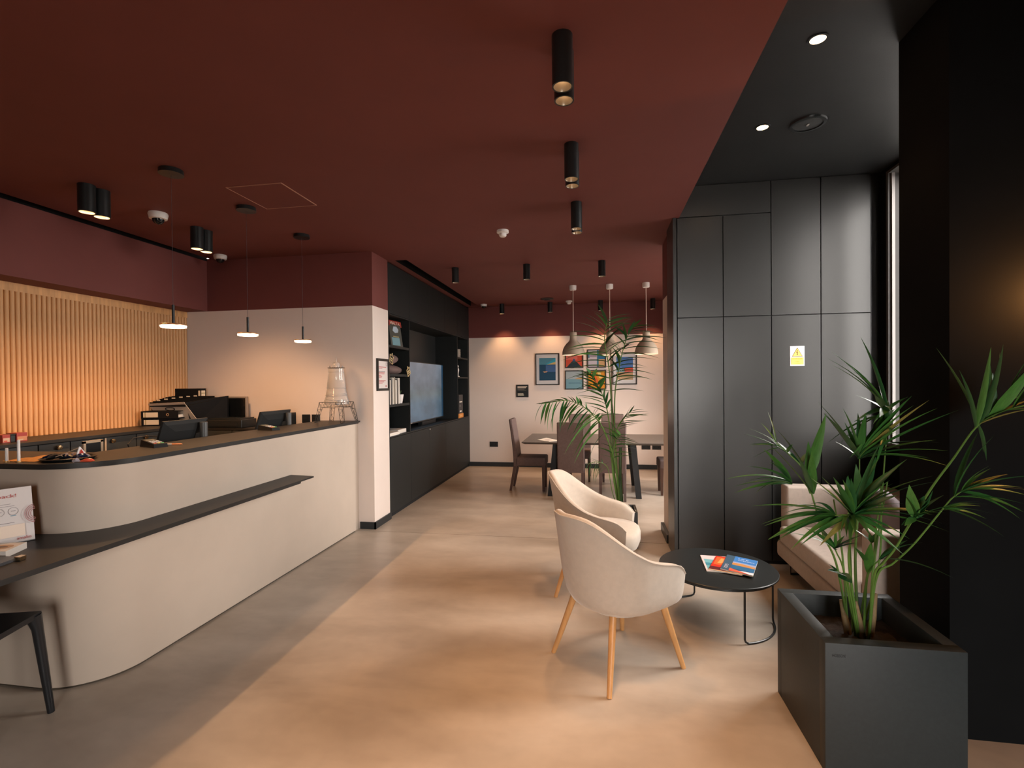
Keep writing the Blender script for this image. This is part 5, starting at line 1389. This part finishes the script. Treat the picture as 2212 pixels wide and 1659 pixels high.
grow([(940, 1640, 2.26), (985, 1520, 2.24), (1050, 1450, 2.22)],
     [((960, 1600), (1130, 1198), 2.12, .040, .1, 1), ((975, 1560), (1090, 1270), 2.1, .034, .1, 0), ((1050, 1455), (1565, 1535), 2.1, .030, .4, 2), ((1050, 1450), (1400, 1330), 2.12, .05, .3, 2), ((1060, 1445), (1290, 1310), 2.2, .03, .2, 2)], 2.22, (.01, -.01))
grow([(760, 1560, 2.24), (700, 1400, 2.2), (680, 1360, 2.18)],
     [((685, 1370), (378, 1220), 2.12, .026, .2, 0), ((685, 1365), (560, 1150), 2.15, .018, .1, 0), ((688, 1370), (640, 1190), 2.15, .030, .1, 2), ((690, 1370), (800, 1290), 2.12, .034, .1, 1), ((690, 1370), (865, 1238), 2.12, .030, .1, 0), ((690, 1365), (720, 1240), 2.2, .026, .1, 0)], 2.18, (-.02, -.01), r0=.004)
grow([(950, 1560, 2.34), (985, 1400, 2.34), (980, 1315, 2.34)],
     [((980, 1310), (868, 1222), 2.35, .030, .2, 2), ((982, 1310), (935, 1235), 2.36, .026, .1, 0), ((985, 1310), (1045, 1243), 2.35, .030, .2, 2)], 2.34, (.0, .02), r0=.004)
grow([(790, 1640, 2.2), (740, 1570, 2.18), (690, 1540, 2.17)], [((690, 1540), (625, 1497), 2.15, .014, .1, 2), ((735, 1565), (800, 1610), 2.12, .05, .2, 2), ((760, 1600), (705, 1520), 2.1, .055, .1, 2)], 2.18, (-.015, -.02), r0=.004)
for (dx, dy) in ((-.035, .02), (-.012, .03), (.03, -.01), (.045, .02)):
    frond(pp, [base+Vector((dx, dy, 0)), base+Vector((dx*1.6, dy*1.2, .35)), base+Vector((dx*2.6, dy, .62+dx))], .005, .003)
for (dx, dy, tx, h_) in ((-.035, .015, -.03, .16), (0, -.02, -.022, .17), (.035, 0, .03, .20), (.015, .03, .005, .10)):
    b0 = base+Vector((dx, dy, -.005))
    MB().tube([b0, b0+Vector((tx*.5, 0, h_*.5)), b0+Vector((tx, .005, h_))], [.016, .013, .006], 9).build('stem_base', STEMD, pp, smooth=True)

# ---- smaller palm in front of the dining area
px0, px1, py0, py1, ph = .05, .352, 4.59, 4.89, .325
p2 = thing('potted_palm', 'taller kentia palm in a small black planter before the dining table', 'potted plant', (.2, 4.74, 0))
m = MB(); w_ = .022
m.box(px0, px1, py0, py0+w_, 0, ph, bev=.002).box(px0, px1, py1-w_, py1, 0, ph, bev=.002).box(px0, px0+w_, py0+w_-.002, py1-w_+.002, 0, ph, bev=.002).box(px1-w_, px1, py0+w_-.002, py1-w_+.002, 0, ph, bev=.002).box(px0+.01, px1-.01, py0+.01, py1-.01, .01, .05)
m.build('planter', M('black planter', (.020, .021, .021), .4), p2, smooth=True, auto=30)
MB().box(px0+w_-.003, px1-w_+.003, py0+w_-.003, py1-w_+.003, .05, .275).build('soil', SOIL, p2)
B2 = Vector((.205, 4.74, .27))
def Q(px, py, y=4.74): return at(px, py, y=y)
def pinnate(stem, t0, n, Ll, Lr, w, aL, aR, droop, yspread=.12, taper=.55, mats=LEAF, r0=.006, seed=1, stop=1.0):
    """stalk through world points; pairs of blades from fraction t0 to the tip, in the photo plane with some depth"""
    rn = random.Random(seed)
    fr, pts = frond(p2, stem, r0, .0022); N_ = len(pts)-1
    for i in range(n):
        f_ = t0+(stop-t0)*i/(n-1); k = min(N_-1, int(f_*N_)); p = pts[k].lerp(pts[k+1], f_*N_-k)
        tg = (pts[min(N_, k+1)]-pts[max(0, k-1)]).normalized()
        tg2 = Vector((tg.x, 0, tg.z)).normalized() if abs(tg.x)+abs(tg.z) > .05 else Z
        prog = i/(n-1); ln = math.sin(math.pi*(.22+.70*prog))**taper
        for sgn, LL, aa in ((1, Ll, aL), (-1, Lr, aR)):
            if LL <= 0: continue
            an = math.radians(aa*(1-.45*prog)+rn.uniform(-6, 6))*sgn
            d_ = Vector((tg2.x*math.cos(an)-tg2.z*math.sin(an), rn.uniform(-1, 1)*yspread*4, tg2.x*math.sin(an)+tg2.z*math.cos(an)))
            d_.normalize()
            l_ = LL*ln*rn.uniform(.88, 1.08)
            tip = p+d_*l_ - Z*l_*droop*rn.uniform(.7, 1.2)
            leaflet(fr, p, tip, w*rn.uniform(.8, 1.15), droop*.9, mats[rn.randrange(3)])
    return fr
# main upright frond
pinnate([B2, Q(1328, 1040), Q(1322, 900, 4.70), Q(1316, 800, 4.64), Q(1306, 735, 4.58), Q(1312, 692, 4.52)], .50, 18, .40, .38, .031, 66, 62, .36, seed=3, r0=.010, taper=.4)
# second upright frond leaning right
pinnate([B2+Vector((.01, 0, 0)), Q(1330, 980, 4.70), Q(1328, 860, 4.66), Q(1338, 790, 4.62), Q(1352, 735, 4.58), Q(1366, 708, 4.54)], .52, 13, .26, .34, .031, 40, 66, .34, seed=5, r0=.008, taper=.4)
# frond arching to the left, blades hanging
pinnate([B2+Vector((-.01, 0, 0)), Q(1322, 1000, 4.66), Q(1308, 935, 4.60), Q(1272, 888, 4.54), Q(1230, 866, 4.50), Q(1172, 872, 4.46)], .50, 20, .22, .10, .029, 85, 40, .30, seed=8, taper=.35)
# middle frond with broad blades
pinnate([B2+Vector((.0, .01, 0)), Q(1324, 1000, 4.72), Q(1314, 900, 4.68), Q(1300, 850, 4.64), Q(1276, 806, 4.58)], .52, 11, .26, .17, .034, 50, 35, .20, seed=12, r0=.008)
# small right frond
pinnate([B2+Vector((.01, -.01, 0)), Q(1332, 1020, 4.70), Q(1330, 940, 4.66), Q(1345, 908, 4.62), Q(1364, 888, 4.58)], .55, 9, .14, .24, .018, 20, 55, .10, seed=15, r0=.005)
# low fronds
pinnate([B2, Q(1326, 1040, 4.62), Q(1322, 990, 4.58), Q(1330, 955, 4.53), Q(1340, 940, 4.5)], .5, 9, .20, .22, .022, 60, 60, .35, seed=18, r0=.006)
pinnate([B2+Vector((-.01, -.01, 0)), Q(1322, 1060, 4.62), Q(1312, 1010, 4.58), Q(1290, 998, 4.54), Q(1272, 1002, 4.52)], .5, 9, .13, .10, .009, 80, 60, .45, seed=21, r0=.004)
pinnate([B2+Vector((.0, -.02, 0)), Q(1328, 1000, 4.58), Q(1310, 945, 4.50), Q(1292, 905, 4.45), Q(1282, 893, 4.4)], .55, 7, .28, .24, .024, 100, 110, .5, seed=24, r0=.006)
# bamboo cane supporting the palm
MB().tube([B2+Vector((.03, .01, -.1)), Q(1322, 870, 4.73), Q(1319, 755, 4.70)], .006, 8).build('support_cane', M('cane', (.32, .22, .14), .6, var=.2, vscale=20), p2, smooth=True)
for (dx, tx) in ((0, .0), (.02, -.02)):
    MB().tube([B2+Vector((dx, 0, -.01)), B2+Vector((dx+tx, 0, .35)), B2+Vector((dx*.5, -.01, .62))], [.017, .014, .008], 9).build('stem_base', M('palm stem green', (.045, .09, .025), .5, var=.2, vscale=15), p2, smooth=True)
